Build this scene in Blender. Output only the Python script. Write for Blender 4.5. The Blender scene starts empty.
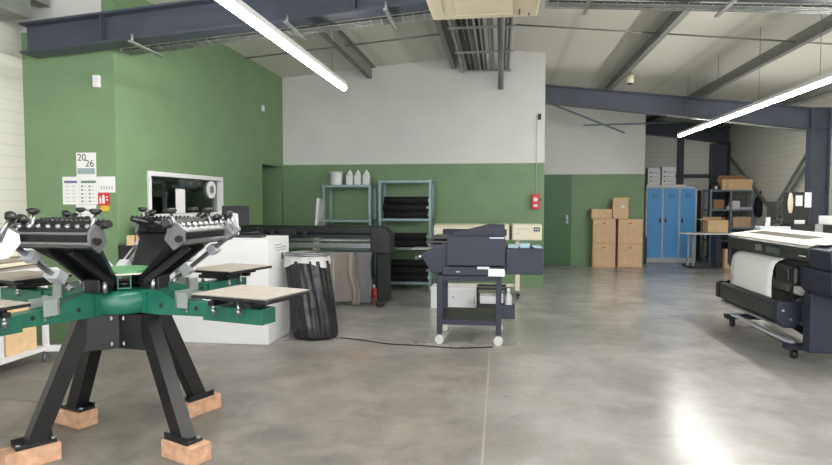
import bpy, bmesh, math, random
from mathutils import Vector, Matrix
random.seed(7)
S, Cc, PI = math.sin, math.cos, math.pi
R = math.radians
scene = bpy.context.scene
COL = scene.collection

# ------------------------------------------------------------------ materials
def lin(c):
    out = []
    for v in c:
        v /= 255.0
        out.append(v / 12.92 if v <= .04045 else ((v + .055) / 1.055) ** 2.4)
    return (out[0], out[1], out[2], 1.0)

MATS = {}
def mat(name, rgb, rough=.5, metal=0., var=.0, scale=8., bump=0., bscale=60., emit=0., trans=0., alpha=1.0, spec=None):
    if name in MATS:
        return MATS[name]
    m = bpy.data.materials.new(name)
    m.use_nodes = True
    nt = m.node_tree
    b = nt.nodes['Principled BSDF']
    b.inputs['Base Color'].default_value = lin(rgb)
    b.inputs['Roughness'].default_value = rough
    b.inputs['Metallic'].default_value = metal
    if spec is not None:
        b.inputs['Specular IOR Level'].default_value = spec
    if emit:
        b.inputs['Emission Color'].default_value = lin(rgb)
        b.inputs['Emission Strength'].default_value = emit
    if trans:
        b.inputs['Transmission Weight'].default_value = trans
    if var or bump:
        tc = nt.nodes.new('ShaderNodeTexCoord')
    if var:
        n = nt.nodes.new('ShaderNodeTexNoise')
        n.inputs['Scale'].default_value = scale
        n.inputs['Detail'].default_value = 5
        nt.links.new(tc.outputs['Object'], n.inputs['Vector'])
        rp = nt.nodes.new('ShaderNodeValToRGB')
        rp.color_ramp.elements[0].position = .3
        rp.color_ramp.elements[1].position = .7
        rp.color_ramp.elements[0].color = lin([max(0, v * (1 - var)) for v in rgb])
        rp.color_ramp.elements[1].color = lin([min(255, v * (1 + var)) for v in rgb])
        nt.links.new(n.outputs['Fac'], rp.inputs['Fac'])
        nt.links.new(rp.outputs['Color'], b.inputs['Base Color'])
    if bump:
        n2 = nt.nodes.new('ShaderNodeTexNoise')
        n2.inputs['Scale'].default_value = bscale
        nt.links.new(tc.outputs['Object'], n2.inputs['Vector'])
        bp = nt.nodes.new('ShaderNodeBump')
        bp.inputs['Strength'].default_value = bump
        bp.inputs['Distance'].default_value = .02
        nt.links.new(n2.outputs['Fac'], bp.inputs['Height'])
        nt.links.new(bp.outputs['Normal'], b.inputs['Normal'])
    MATS[name] = m
    return m

def rib_mat(name, rgb, axis, freq, depth=.4, rough=.55, line=.8):
    """painted metal cladding with fine joints across one axis"""
    m = bpy.data.materials.new(name)
    m.use_nodes = True
    nt = m.node_tree
    b = nt.nodes['Principled BSDF']
    b.inputs['Roughness'].default_value = rough
    tc = nt.nodes.new('ShaderNodeTexCoord')
    sp = nt.nodes.new('ShaderNodeSeparateXYZ')
    nt.links.new(tc.outputs['Object'], sp.inputs['Vector'])
    mu = nt.nodes.new('ShaderNodeMath'); mu.operation = 'MULTIPLY'; mu.inputs[1].default_value = freq
    nt.links.new(sp.outputs[axis], mu.inputs[0])
    fr = nt.nodes.new('ShaderNodeMath'); fr.operation = 'FRACT'
    nt.links.new(mu.outputs[0], fr.inputs[0])
    rp = nt.nodes.new('ShaderNodeValToRGB')
    rp.color_ramp.elements[0].position = 0
    rp.color_ramp.elements[0].color = (0, 0, 0, 1)
    e = rp.color_ramp.elements[1]; e.position = .1; e.color = (1, 1, 1, 1)
    e = rp.color_ramp.elements.new(.92); e.color = (1, 1, 1, 1)
    e = rp.color_ramp.elements.new(1.); e.color = (0, 0, 0, 1)
    nt.links.new(fr.outputs[0], rp.inputs['Fac'])
    mx = nt.nodes.new('ShaderNodeMix'); mx.data_type = 'RGBA'
    mx.inputs['A'].default_value = lin([v * line for v in rgb]); mx.inputs['B'].default_value = lin(rgb)
    nt.links.new(rp.outputs['Color'], mx.inputs['Factor'])
    nt.links.new(mx.outputs['Result'], b.inputs['Base Color'])
    bp = nt.nodes.new('ShaderNodeBump'); bp.inputs['Strength'].default_value = depth; bp.inputs['Distance'].default_value = .01
    nt.links.new(rp.outputs['Color'], bp.inputs['Height'])
    nt.links.new(bp.outputs['Normal'], b.inputs['Normal'])
    MATS[name] = m
    return m

def floor_mat():
    m = bpy.data.materials.new('concrete_floor'); m.use_nodes = True
    nt = m.node_tree; L = nt.links.new
    b = nt.nodes['Principled BSDF']
    tc = nt.nodes.new('ShaderNodeTexCoord')
    def noise(sc, det, rough=.6, dist=0.):
        n = nt.nodes.new('ShaderNodeTexNoise'); n.inputs['Scale'].default_value = sc
        n.inputs['Detail'].default_value = det; n.inputs['Roughness'].default_value = rough
        n.inputs['Distortion'].default_value = dist
        L(tc.outputs['Object'], n.inputs['Vector']); return n.outputs['Fac']
    def ramp(f, a, bb, ca, cb):
        r = nt.nodes.new('ShaderNodeValToRGB'); r.color_ramp.elements[0].position = a; r.color_ramp.elements[1].position = bb
        r.color_ramp.elements[0].color = ca; r.color_ramp.elements[1].color = cb
        L(f, r.inputs['Fac']); return r.outputs['Color']
    def mth(op, x, y=None, clamp=False):
        n = nt.nodes.new('ShaderNodeMath'); n.operation = op; n.use_clamp = clamp
        for i, v in enumerate((x, y)):
            if v is None: continue
            if isinstance(v, (int, float)): n.inputs[i].default_value = v
            else: L(v, n.inputs[i])
        return n.outputs[0]
    def mix(f, a, bb, mode='MIX'):
        n = nt.nodes.new('ShaderNodeMix'); n.data_type = 'RGBA'; n.blend_type = mode
        for k, v in (('Factor', f), ('A', a), ('B', bb)):
            if isinstance(v, (int, float, tuple)): n.inputs[k].default_value = v
            else: L(v, n.inputs[k])
        return n.outputs['Result']
    W = (1, 1, 1, 1); K = (0, 0, 0, 1)
    clean = ramp(noise(1.5, 9, .68, .4), .32, .7, lin((128, 127, 124)), lin((166, 164, 162)))
    worn = ramp(noise(2.6, 9, .7, .4), .3, .75, lin((98, 94, 90)), lin((142, 137, 131)))
    sp = nt.nodes.new('ShaderNodeSeparateXYZ'); L(tc.outputs['Object'], sp.inputs['Vector'])
    wob = mth('MULTIPLY', mth('SUBTRACT', noise(1.3, 5), .5), 1.6)
    # the worn, bare area left of the joint and in the front bay
    fx = mth('MULTIPLY', mth('SUBTRACT', mth('ADD', .35, wob), sp.outputs['X']), 1.6, True)
    fy = mth('MULTIPLY', mth('SUBTRACT', mth('ADD', 6.3, wob), sp.outputs['Y']), 1.5, True)
    f = mth('MULTIPLY', fx, fy)
    col = mix(f, clean, worn)
    stain = ramp(noise(1.3, 10, .72, .6), .54, .76, K, W)
    col = mix(mth('MULTIPLY', stain, mth('MULTIPLY', f, .55)), col, lin((92, 86, 76)))
    rust = ramp(noise(.55, 6, .6, .8), .58, .8, K, W)
    col = mix(mth('MULTIPLY', mth('MULTIPLY', rust, f), .65), col, lin((140, 118, 96)))
    fleck = ramp(noise(34, 2), .72, .76, K, W)
    col = mix(mth('MULTIPLY', fleck, .25), col, lin((205, 205, 196)))
    # straight saw-cut joint
    d = mth('ABSOLUTE', mth('ADD', sp.outputs['X'], .088))
    j = mth('LESS_THAN', d, .007)
    col = mix(mth('MULTIPLY', j, .55), col, lin((172, 164, 146)))
    j2 = mth('LESS_THAN', mth('ABSOLUTE', mth('SUBTRACT', sp.outputs['Y'], 5.35)), .004)
    col = mix(mth('MULTIPLY', j2, .25), col, lin((110, 108, 100)))
    L(col, b.inputs['Base Color'])
    r = ramp(noise(2.2, 6), .3, .75, (.2, .2, .2, 1), (.26, .26, .26, 1))
    rr = mix(mth('MULTIPLY', f, .6), r, (.55, .55, .55, 1))
    L(rr, b.inputs['Roughness'])
    b.inputs['Specular IOR Level'].default_value = .34
    bp = nt.nodes.new('ShaderNodeBump'); bp.inputs['Strength'].default_value = .015; bp.inputs['Distance'].default_value = .02
    L(noise(14, 6), bp.inputs['Height']); L(bp.outputs['Normal'], b.inputs['Normal'])
    return m

GREEN = mat('green_paint', (110, 137, 101), .55, var=.03, scale=3)
GREEND = mat('green_door_paint', (54, 96, 56), .45)
WHITEP = mat('white_paint', (208, 208, 205), .6, var=.015, scale=2)
NAVYS = mat('slate_blue_steel', (64, 69, 82), .45, var=.06, scale=5)
GALV = mat('galvanised_steel', (150, 154, 150), .42, .55, var=.08, scale=9)
PURL = mat('purlin_steel', (128, 132, 126), .5, .25, var=.06, scale=6)
BLACK = mat('black_plastic', (24, 24, 27), .38)
BLACKM = mat('black_powder_coat', (20, 21, 25), .34, var=.1, scale=14)
RUBBER = mat('black_rubber', (18, 18, 19), .75)
CHAR = mat('charcoal_plastic', (36, 38, 42), .42)
NAVY = mat('navy_housing', (30, 33, 52), .5)
PRESSG = mat('press_green', (26, 96, 78), .3, var=.08, scale=10)
PRESSL = mat('press_light_green', (84, 140, 98), .35)
SILVER = mat('brushed_aluminium', (168, 170, 174), .3, .85, var=.05, scale=30)
STEELG = mat('grey_steel', (128, 130, 132), .35, .6)
WHITE = mat('white_plastic', (216, 217, 220), .4)
CREAM = mat('cream_plastic', (222, 216, 192), .45)
PAPER = mat('white_paper', (224, 224, 224), .7)
PLATTOP = mat('platen_board', (142, 136, 127), .6, var=.05, scale=18)
CARD = mat('cardboard', (208, 174, 140), .75, var=.04, scale=12)
CARDL = mat('cardboard_light', (218, 186, 144), .75, var=.04, scale=12)
CARDD = mat('cardboard_dark', (156, 118, 84), .8)
TAPE = mat('packing_tape', (206, 170, 124), .35)
WOOD = mat('pine_block', (190, 150, 122), .65, var=.12, scale=16)
BLUE = mat('locker_blue', (86, 160, 224), .4)
LGREY = mat('light_grey_metal', (190, 198, 206), .4)
RACK = mat('rack_steel', (128, 150, 152), .42, .3, var=.06, scale=6)
RACKD = mat('rack_steel_dark', (112, 128, 142), .45, .3)
FABK = mat('black_cloth', (16, 17, 20), .85, bump=.3, bscale=120)
FABB = mat('taupe_cloth', (140, 130, 124), .9, bump=.3, bscale=60)
FABG = mat('grey_cloth', (110, 110, 112), .9, bump=.3, bscale=60)
BAG = mat('black_bag_film', (30, 30, 34), .24, bump=.5, bscale=6)
BAGC = mat('clear_bag_film', (190, 190, 190), .3, bump=.4, bscale=20)
RED = mat('red_plastic', (196, 34, 42), .4)
YELL = mat('yellow_sign', (214, 176, 50), .5)
GLASS = mat('window_glass', (220, 230, 225), .03, trans=1.0)
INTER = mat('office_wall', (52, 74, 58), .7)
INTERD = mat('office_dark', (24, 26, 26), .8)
INK = mat('dark_ink', (36, 40, 44), .6)
INKG = mat('grey_ink', (150, 156, 160), .6)
TEAL = mat('muted_teal_ink', (140, 164, 164), .6)
PURP = mat('muted_violet_ink', (104, 98, 150), .6)
GRNI = mat('muted_green_ink', (98, 132, 104), .6)
REDI = mat('red_ink', (176, 60, 64), .6)
PALEB = mat('pale_blue_plastic', (150, 180, 190), .5)
TUBE = mat('led_diffuser', (255, 252, 246), .5, emit=46.)
SIDING = rib_mat('white_siding', (204, 203, 195), 'Z', 9.0, .12, line=.93)
SIDINGR = rib_mat('grey_white_siding', (228, 226, 216), 'Z', 8.0, .15, line=.9)
ROOFM = rib_mat('roof_panel', (208, 207, 197), 'X', 1.0, .15, line=.92)
SCREENM = mat('screen_mesh_grey', (64, 66, 70), .5)
MATM = rib_mat('rubber_mat', (122, 119, 110), 'X', 40., .8, .8, line=.7)

# ------------------------------------------------------------------ mesh builder
class B:
    """collects shapes; o = origin subtracted from every vertex"""
    def __init__(self, o=(0, 0, 0)):
        self.bm = bmesh.new(); self.o = Vector(o); self.mi = 0; self.mats = []
    def use(self, m):
        if m not in self.mats: self.mats.append(m)
        self.mi = self.mats.index(m); return self
    def _add(self, verts, faces, smooth=False):
        vs = [self.bm.verts.new(Vector(v) - self.o) for v in verts]
        fs = []
        for f in faces:
            try: fc = self.bm.faces.new([vs[i] for i in f])
            except ValueError: continue
            fc.material_index = self.mi; fc.smooth = smooth; fs.append(fc)
        return vs, fs
    def box(self, x0, x1, y0, y1, z0, z1, bev=0., M=None):
        v = [(x, y, z) for x in (x0, x1) for y in (y0, y1) for z in (z0, z1)]
        if M is not None: v = [M @ Vector(p) for p in v]
        f = [(0, 1, 3, 2), (4, 6, 7, 5), (0, 4, 5, 1), (2, 3, 7, 6), (0, 2, 6, 4), (1, 5, 7, 3)]
        vs, fs = self._add(v, f)
        if bev:
            es = list({e for fc in fs for e in fc.edges})
            r = bmesh.ops.bevel(self.bm, geom=es, offset=bev, segments=2, affect='EDGES', profile=.5)
            for fc in r['faces']: fc.material_index = self.mi
        return self
    def cyl(self, p0, p1, r0, r1=None, n=14, caps=True):
        p0, p1 = Vector(p0), Vector(p1)
        r1 = r0 if r1 is None else r1
        d = (p1 - p0).normalized()
        a = d.orthogonal().normalized(); b = d.cross(a)
        v = []
        for p, r in ((p0, r0), (p1, r1)):
            for i in range(n):
                t = 2 * PI * i / n
                v.append(p + a * r * Cc(t) + b * r * S(t))
        vs, fs = self._add(v, [(i, (i + 1) % n, n + (i + 1) % n, n + i) for i in range(n)], True)
        if caps:
            for ring in (vs[:n][::-1], vs[n:]):
                fc = self.bm.faces.new(ring); fc.material_index = self.mi
        return self
    def lathe(self, c, prof, n=20):
        c = Vector(c); v = []; f = []
        for r, z in prof:
            for i in range(n):
                t = 2 * PI * i / n; v.append(c + Vector((r * Cc(t), r * S(t), z)))
        for k in range(len(prof) - 1):
            for i in range(n):
                f.append((k * n + i, k * n + (i + 1) % n, (k + 1) * n + (i + 1) % n, (k + 1) * n + i))
        vs, fs = self._add(v, f, True)
        for ring in (vs[:n][::-1], vs[-n:]):
            fc = self.bm.faces.new(ring); fc.material_index = self.mi
        return self
    def tube(self, pts, r, n=8):
        pts = [Vector(p) for p in pts]; v = []; f = []
        up = Vector((0, 0, 1))
        for i, p in enumerate(pts):
            d = (pts[min(i + 1, len(pts) - 1)] - pts[max(i - 1, 0)]).normalized()
            a = d.cross(up)
            if a.length < .05: a = d.cross(Vector((1, 0, 0)))
            a.normalize(); b = d.cross(a)
            for k in range(n):
                t = 2 * PI * k / n; v.append(p + a * r * Cc(t) + b * r * S(t))
        for i in range(len(pts) - 1):
            for k in range(n):
                f.append((i * n + k, i * n + (k + 1) % n, (i + 1) * n + (k + 1) % n, (i + 1) * n + k))
        vs, fs = self._add(v, f, True)
        for ring in (vs[:n][::-1], vs[-n:]):
            fc = self.bm.faces.new(ring); fc.material_index = self.mi
        return self
    def bar(self, p0, p1, w, h):
        """rectangular bar between two points, w sideways, h in the vertical-most direction"""
        p0, p1 = Vector(p0), Vector(p1); d = (p1 - p0).normalized()
        a = d.cross(Vector((0, 0, 1)))
        if a.length < .05: a = Vector((1, 0, 0))
        a.normalize(); b = a.cross(d)
        v = [p + a * s * w / 2 + b * t * h / 2 for p in (p0, p1) for s, t in ((-1, -1), (1, -1), (1, 1), (-1, 1))]
        self._add(v, [(0, 3, 2, 1), (4, 5, 6, 7), (0, 1, 5, 4), (1, 2, 6, 5), (2, 3, 7, 6), (3, 0, 4, 7)])
        return self
    def prism(self, poly, axis, a, b, bev=0., M=None):
        """poly: 2-D outline in the two other axes (in xyz order), pushed along axis from a to b"""
        def mk(p, t):
            q = list(p); q.insert('xyz'.index(axis), t); q = Vector(q)
            return M @ q if M is not None else q
        n = len(poly)
        v = [mk(p, a) for p in poly] + [mk(p, b) for p in poly]
        f = [(i, (i + 1) % n, n + (i + 1) % n, n + i) for i in range(n)]
        f += [tuple(range(n))[::-1], tuple(range(n, 2 * n))]
        vs, fs = self._add(v, f)
        if bev:
            es = list({e for fc in fs for e in fc.edges})
            r = bmesh.ops.bevel(self.bm, geom=es, offset=bev, segments=2, affect='EDGES', profile=.5)
            for fc in r['faces']: fc.material_index = self.mi
        return self
    def sheet(self, fn, nu, nv, smooth=True):
        v = [fn(i / nu, j / nv) for i in range(nu + 1) for j in range(nv + 1)]
        f = [(i * (nv + 1) + j, (i + 1) * (nv + 1) + j, (i + 1) * (nv + 1) + j + 1, i * (nv + 1) + j + 1) for i in range(nu) for j in range(nv)]
        self._add(v, f, smooth); return self
    def ball(self, c, r, sz=1., n=12):
        prof = [(max(.001, r * S(PI * k / 8)), -r * sz * Cc(PI * k / 8)) for k in range(9)]
        return self.lathe(c, prof, n)
    def xf(self, M):
        bmesh.ops.transform(self.bm, matrix=M, verts=self.bm.verts); return self
    def build(self, name, m=None, parent=None, loc=None, label=None):
        bmesh.ops.recalc_face_normals(self.bm, faces=self.bm.faces)
        me = bpy.data.meshes.new(name); self.bm.to_mesh(me); self.bm.free()
        ms = self.mats if self.mats else [m]
        for x in ms: me.materials.append(x)
        ob = bpy.data.objects.new(name, me); COL.objects.link(ob)
        if parent: ob.parent = parent
        if loc is not None: ob.location = loc
        if label: ob['label'] = label
        return ob

def thing(name, label, cat, loc=(0, 0, 0), rz=0., group=None):
    o = bpy.data.objects.new(name, None); COL.objects.link(o)
    o.location = loc; o.rotation_euler = (0, 0, rz)
    o.empty_display_size = .1
    tag(o, label, cat, group); return o
def tag(o, label, cat, group=None, kind=None):
    o['label'] = label; o['category'] = cat
    if group: o['group'] = group
    if kind: o['kind'] = kind
    return o
def struct(name, b, m=None):
    o = b.build(name, m); o['kind'] = 'structure'; return o
def dup(root, loc, rz=None, label=None):
    r = root.copy(); COL.objects.link(r); r.location = loc
    if rz is not None: r.rotation_euler = (0, 0, rz)
    if label: r['label'] = label
    for ch in list(root.children):
        c = ch.copy(); COL.objects.link(c); c.parent = r
        for g in list(ch.children):
            d = g.copy(); COL.objects.link(d); d.parent = c
    return r
def solo(name, b, m, label, cat, loc, group=None):
    o = b.build(name, m, loc=loc); return tag(o, label, cat, group)
def text_mesh(name, s, size, m, M, parent):
    cu = bpy.data.curves.new(name, 'FONT'); cu.body = s; cu.size = size; cu.extrude = .0006
    cu.align_x = 'CENTER'
    tmp = bpy.data.objects.new(name + '_tmp', cu); COL.objects.link(tmp)
    bpy.context.view_layer.update()
    me = bpy.data.meshes.new_from_object(tmp.evaluated_get(bpy.context.evaluated_depsgraph_get()))
    bpy.data.objects.remove(tmp); bpy.data.curves.remove(cu)
    me.materials.clear(); me.materials.append(m); me.transform(M)
    ob = bpy.data.objects.new(name, me); COL.objects.link(ob); ob.parent = parent
    return ob

# ------------------------------------------------------------------ camera
cam = bpy.data.cameras.new('camera'); co = bpy.data.objects.new('camera', cam); COL.objects.link(co)
cam.sensor_fit = 'HORIZONTAL'; cam.sensor_width = 36; cam.lens = 36 * 610 / 832
cam.clip_start = .05; cam.clip_end = 200
co.location = (0, 0, 1.43)
co.rotation_euler = (R(90 - 2.8156), 0, R(7.8313))
scene.camera = co

# ------------------------------------------------------------------ the building
XL, XR, YF, YG = -4.8, 5.9, -4.0, 17.0        # side walls, front and gable
XO, YO, YB, XB = -3.8, 5.65, 10.4, .73        # office block corner, rear wall and its right end
RX = .2
def roof(x): return 3.955 - (.085 * (RX - x) if x < RX else .10 * (x - RX))
o = struct('floor', B().box(XL - 2.4, XR, YF, YG, -.12, 0), floor_mat())
b = B()
b.prism([(XL - 2.4, roof(XL - 2.4)), (RX, roof(RX)), (XR, roof(XR)), (XR, roof(XR) + .1), (RX, roof(RX) + .1), (XL - 2.4, roof(XL - 2.4) + .1)], 'y', YF, YG)
struct('ceiling', b, ROOFM)
struct('wall_left', B().box(XL - .1, XL, YF, YO, 0, roof(XL)), SIDING)
struct('wall_right', B().box(XR, XR + .1, YF, YG, 0, roof(XR)), SIDINGR)
struct('wall_rear_gable', B().box(XB, XR, YG, YG + .1, 0, 3.9), SIDINGR)
# office block: short front wall, long side wall with window and door recess
b = B(); b.use(GREEN).box(XL, XO - .12, YO, YO + .1, 0, 3.14); b.use(WHITEP).box(XL, XO - .12, YO, YO + .1, 3.14, roof(XL))
struct('wall_office_front', b)
WY0, WY1, WZ0, WZ1 = 6.19, 7.99, 1.25, 1.775
DY0, DY1, DZ = 9.44, 10.3, 2.05
b = B()
b.box(XO - .12, XO, YO, WY0, 0, roof(XO)).box(XO - .12, XO, WY0, WY1, 0, WZ0).box(XO - .12, XO, WY0, WY1, WZ1, roof(XO))
b.box(XO - .12, XO, WY1, DY0, 0, roof(XO)).box(XO - .12, XO, DY0, DY1, DZ, roof(XO)).box(XO - .12, XO, DY1, YB + .1, 0, roof(XO))
struct('wall_office_side', b, GREEN)
b = B(); b.box(XO - .75, XO - .73, DY0 - .05, DY1 + .05, .0, DZ + .05); d = struct('door_1', b, GREEN)
b = B(); b.box(XO - .73, XO - .12, DY1, DY1 + .05, 0, DZ).box(XO - .73, XO - .12, DY0 - .05, DY0, 0, DZ).box(XO - .73, XO - .12, DY0 - .05, DY1 + .05, DZ, DZ + .05); struct('wall_recess', b, GREEN)
# dim office behind the window
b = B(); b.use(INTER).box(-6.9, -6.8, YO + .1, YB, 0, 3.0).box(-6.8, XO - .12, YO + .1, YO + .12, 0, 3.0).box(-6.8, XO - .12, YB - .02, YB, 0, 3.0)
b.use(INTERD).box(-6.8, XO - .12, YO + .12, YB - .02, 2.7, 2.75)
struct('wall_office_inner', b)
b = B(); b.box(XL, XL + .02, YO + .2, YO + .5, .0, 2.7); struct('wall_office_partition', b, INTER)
f = .05
b = B()
b.box(XO - .1, XO + .02, WY0, WY1, WZ1 - f, WZ1).box(XO - .1, XO + .02, WY0, WY1, WZ0, WZ0 + f)
b.box(XO - .1, XO + .02, WY0, WY0 + f, WZ0 + f, WZ1 - f).box(XO - .1, XO + .02, WY1 - f, WY1, WZ0 + f, WZ1 - f)
w = B().box(XO - .06, XO - .05, WY0 + f, WY1 - f, WZ0 + f, WZ1 - f)
win = b.build('window_1', WHITE); win['kind'] = 'structure'
w.build('window_pane', GLASS, win)
# rear wall: green below, white above
b = B(); b.use(GREEN).box(XO, XB, YB, YB + .1, 0, 2.09); b.use(WHITEP).box(XO, XB, YB, YB + .1, 2.09, 3.99)
struct('wall_back', b)
b = B(); b.use(GREEN).box(XB - .1, XB, YB + .1, 14.2, 0, 2.09); b.use(WHITEP).box(XB - .1, XB, YB + .1, 14.2, 2.09, 3.95)
struct('wall_back_return', b)
X2 = 3.19
b = B(); b.use(GREEN).box(XB, X2, 14.2, 14.3, 0, 2.065); b.use(WHITEP).box(XB, X2, 14.2, 14.3, 2.065, 3.9)
struct('wall_storage_front', b)
b = B(); b.use(GREEN).box(X2 - .1, X2, 14.3, YG, 0, 2.065); b.use(WHITEP).box(X2 - .1, X2, 14.3, YG, 2.065, 3.9)
struct('wall_storage_side', b)
dr = B().box(.75, 1.6, 14.165, 14.2, .01, 2.05, .004).build('door_2', GREEND); dr['kind'] = 'structure'
b = B(); b.cyl((1.51, 14.165, 1.05), (1.51, 14.11, 1.05), .014).cyl((1.51, 14.115, 1.05), (1.40, 14.115, 1.05), .011).box(1.485, 1.535, 14.155, 14.165, .95, 1.15)
b.build('door_handle', STEELG, dr)
struct('trim_1', B().box(1.6, 1.66, 14.18, 14.2, 0, 2.06), GREEN)

# steel frame
def ibeam(name, pts, y0, y1, d0, d1, m=NAVYS):
    """pts: (x, z of underside); depth d0 at first, d1 at last"""
    b = B(); n = len(pts); yc = (y0 + y1) / 2
    for i in range(n - 1):
        (xa, za), (xb, zb) = pts[i], pts[i + 1]
        da = d0 + (d1 - d0) * i / (n - 1); db = d0 + (d1 - d0) * (i + 1) / (n - 1)
        t = .02
        b.prism([(xa, za), (xb, zb), (xb, zb + t), (xa, za + t)], 'y', y0, y1)
        b.prism([(xa, za + da - t), (xb, zb + db - t), (xb, zb + db), (xa, za + da)], 'y', y0, y1)
        b.prism([(xa, za + t), (xb, zb + t), (xb, zb + db - t), (xa, za + da - t)], 'y', yc - .008, yc + .008)
    return b
def raf1(x): return 3.235 - (.078 * (RX - x) if x < RX else .062 * (x - RX))
b = ibeam('rafter', [(-4.58, raf1(-4.58)), (RX, raf1(RX)), (5.88, raf1(5.88))], 5.36, 5.58, .29, .29)
for x in (-3.75, -1.3, 1.9): b.box(x, x + .012, 5.37, 5.57, raf1(x) + .02, raf1(x) + .27)
struct('rafter', b, NAVYS)
b = ibeam('rafter', [(XB, 3.255), (5.3, 2.69)], 11.4, 11.6, .33, .37)
struct('rafter', b, NAVYS)
b = ibeam('rafter', [(X2, 3.30), (5.85, 2.95)], 16.7, 16.95, .42, .42)
struct('rafter', b, NAVYS)
def column(x0, x1, y0, y1, z):
    b = B(); t = .02; yc = (y0 + y1) / 2
    b.box(x0, x0 + t, y0, y1, 0, z).box(x1 - t, x1, y0, y1, 0, z).box(x0 + t, x1 - t, yc - .01, yc + .01, 0, z)
    b.box(x0 - .03, x1 + .03, y0 - .03, y1 + .03, 0, .02)
    b.box(x0 + t, x1 - t, y0, y1, z - .36, z - .345).box(x0 + t, x1 - t, y0, y1, z - .02, z)
    struct('column', b, NAVYS)
column(5.31, 5.62, 11.4, 11.6, 3.06)
column(5.42, 5.84, 16.68, 16.95, 2.95)
b = B().box(4.62, 4.75, 16.8, 16.98, 0, 3.1); struct('column', b, NAVYS)
struct('girt', B().box(4.75, 5.42, 16.85, 16.98, 2.08, 2.17), NAVYS)
struct('girt', B().box(X2, 4.62, 16.85, 16.98, 2.08, 2.17), NAVYS)
def purlin(x, y0, y1, m=PURL, h=.19):
    b = B(); z = roof(x) - .005
    # Z section
    b.box(x - .004, x + .004, y0, y1, z - h, z).box(x - .004, x + .075, y0, y1, z - .007, z).box(x - .075, x + .004, y0, y1, z - h, z - h + .007)
    struct('purlin', b, m)
for x in (-2.2, -.75): purlin(x, YF, YB)
purlin(-4.45, YF, 5.6)
for x in (2.1, 3.77, 5.35): purlin(x, YF, YG)
struct('purlin', B().box(-4.78, -4.4, YF, 5.3, 3.16, 3.44), MATS['purlin_steel'])
for (xa, xb) in ((-3.7, -2.2), (-2.2, -.75), (.2, 2.1), (2.1, 3.77), (3.77, 5.35)):
    b = B().cyl((xa, 8.6, roof(xa) - .09), (xb, 8.6, roof(xb) - .09), .012, n=8); struct('tie_rod', b, PURL)
# wind bracing
b = B(); b.bar((5.8, 11.75, 3.05), (5.8, 14.9, .55), .04, .05); struct('wall_brace', b, PURL)
b = B(); b.bar((5.8, 11.75, 2.8), (5.8, 14.7, .46), .04, .05); struct('wall_brace', b, PURL)
b = B(); b.bar((5.84, 16.9, 2.7), (5.84, 12.2, .2), .04, .06); struct('wall_brace', b, PURL)
b = B(); b.box(5.77, 5.80, 13.75, 14.25, 1.05, 1.45, M=None); struct('brace_plate', b, PURL)
b = B(); b.cyl((.78, 12.7, 3.52), (2.55, 13.2, 2.87), .02, n=8); struct('brace_rod', b, RACKD)
b = B(); b.cyl((1.72, 13.2, 3.04), (3.9, 14.1, 3.18), .018, n=8); struct('brace_rod', b, RACKD)
b = B(); b.tube([(2.9, 11.36, 2.97), (5.2, 11.36, 2.66)], .02); struct('conduit', b, GALV)

# wire cable trays behind the front rafter
def cable_tray(name, xa, xb, label):
    t = thing(name, label, 'cable tray', (0, 0, 0))
    y0, y1, dz = 5.62, 5.76, -.02
    n = int((xb - xa) / .1)
    b = B()
    for k in range(4):
        y = y0 + (y1 - y0) * k / 3
        b.cyl((xa, y, raf1(xa) + dz), (xb, y, raf1(xb) + dz), .006, n=6)
    for y in (y0, y1):
        b.cyl((xa, y, raf1(xa) + dz + .06), (xb, y, raf1(xb) + dz + .06), .006, n=6)
    for i in range(n + 1):
        x = xa + (xb - xa) * i / n; z = raf1(x) + dz
        b.tube([(x, y0, z + .06), (x, y0, z), (x, y1, z), (x, y1, z + .06)], .005, 6)
    b.build('wire_mesh', GALV, t)
    b = B(); m = (xa + xb) / 2
    for k, y in enumerate((5.65, 5.69, 5.73)):
        b.tube([(xa + .02, y, raf1(xa) + .0), (m, y + .012, raf1(m) + .0), (xb - .02, y, raf1(xb) + .0)], .014)
    b.build('cables', mat('cable_grey', (70, 72, 74), .6), t)
    k = 0
    for x in ([xa + .3, xa + 1.8, xa + 2.7] if xa < 0 else [xa + .35, xa + 1.5, xa + 2.6]):
        z = raf1(x)
        B().bar((x, 5.3, z - .035), (x, 5.84, z - .045), .035, .018).cyl((x, 5.34, z - .04), (x, 5.34, z + .04), .012, n=8).build('bracket', GALV, t)
    return t
cable_tray('cable_tray', -3.7, -.1, 'wire mesh cable tray along the roof beam, left of the ceiling air conditioner')
cable_tray('cable_tray', .4, 4.4, 'wire mesh cable tray along the roof beam, right of the ceiling air conditioner')

t = thing('cable_ladder', 'grey cable ladder with pipes under the roof ridge above the white wall', 'cable tray', (-.24, 5.8, 3.6))
O = (-.24, 5.8, 3.6)
for x in (-.62, .13): B(O).box(x - .012, x + .012, 5.8, 10.36, 3.6, 3.68).build('side_rail', GALV, t)
for i in range(4):
    y = 6.4 + i * 1.25; B(O).box(-.66, .17, y, y + .035, 3.575, 3.6).build('rung', GALV, t)
for x, r, m in ((-.52, .03, RUBBER), (-.45, .025, RUBBER), (-.38, .03, CHAR), (-.30, .022, RUBBER), (-.24, .018, CHAR)):
    B(O).cyl((x, 5.8, 3.635), (x, 10.33, 3.635), r).build('cable', m, t)
for x, r in ((-.14, .038), (-.01, .018), (.075, .04)):
    B(O).cyl((x, 5.8, 3.645), (x, 10.33, 3.645), r).build('pipe', GALV, t)
B(O).tube([(.0, 5.9, 3.56), (.0, 9.9, 3.56), (.0, 10.25, 3.5), (.0, 10.3, 3.3)], .045, 10).build('pipe', STEELG, t)
for y in (6.6, 8.4, 10.0):
    for x in (-.62, .13): B(O).cyl((x, y, 3.68), (x, y, roof(x) - .003), .006, n=6).build('hanger_rod', GALV, t)

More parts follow.
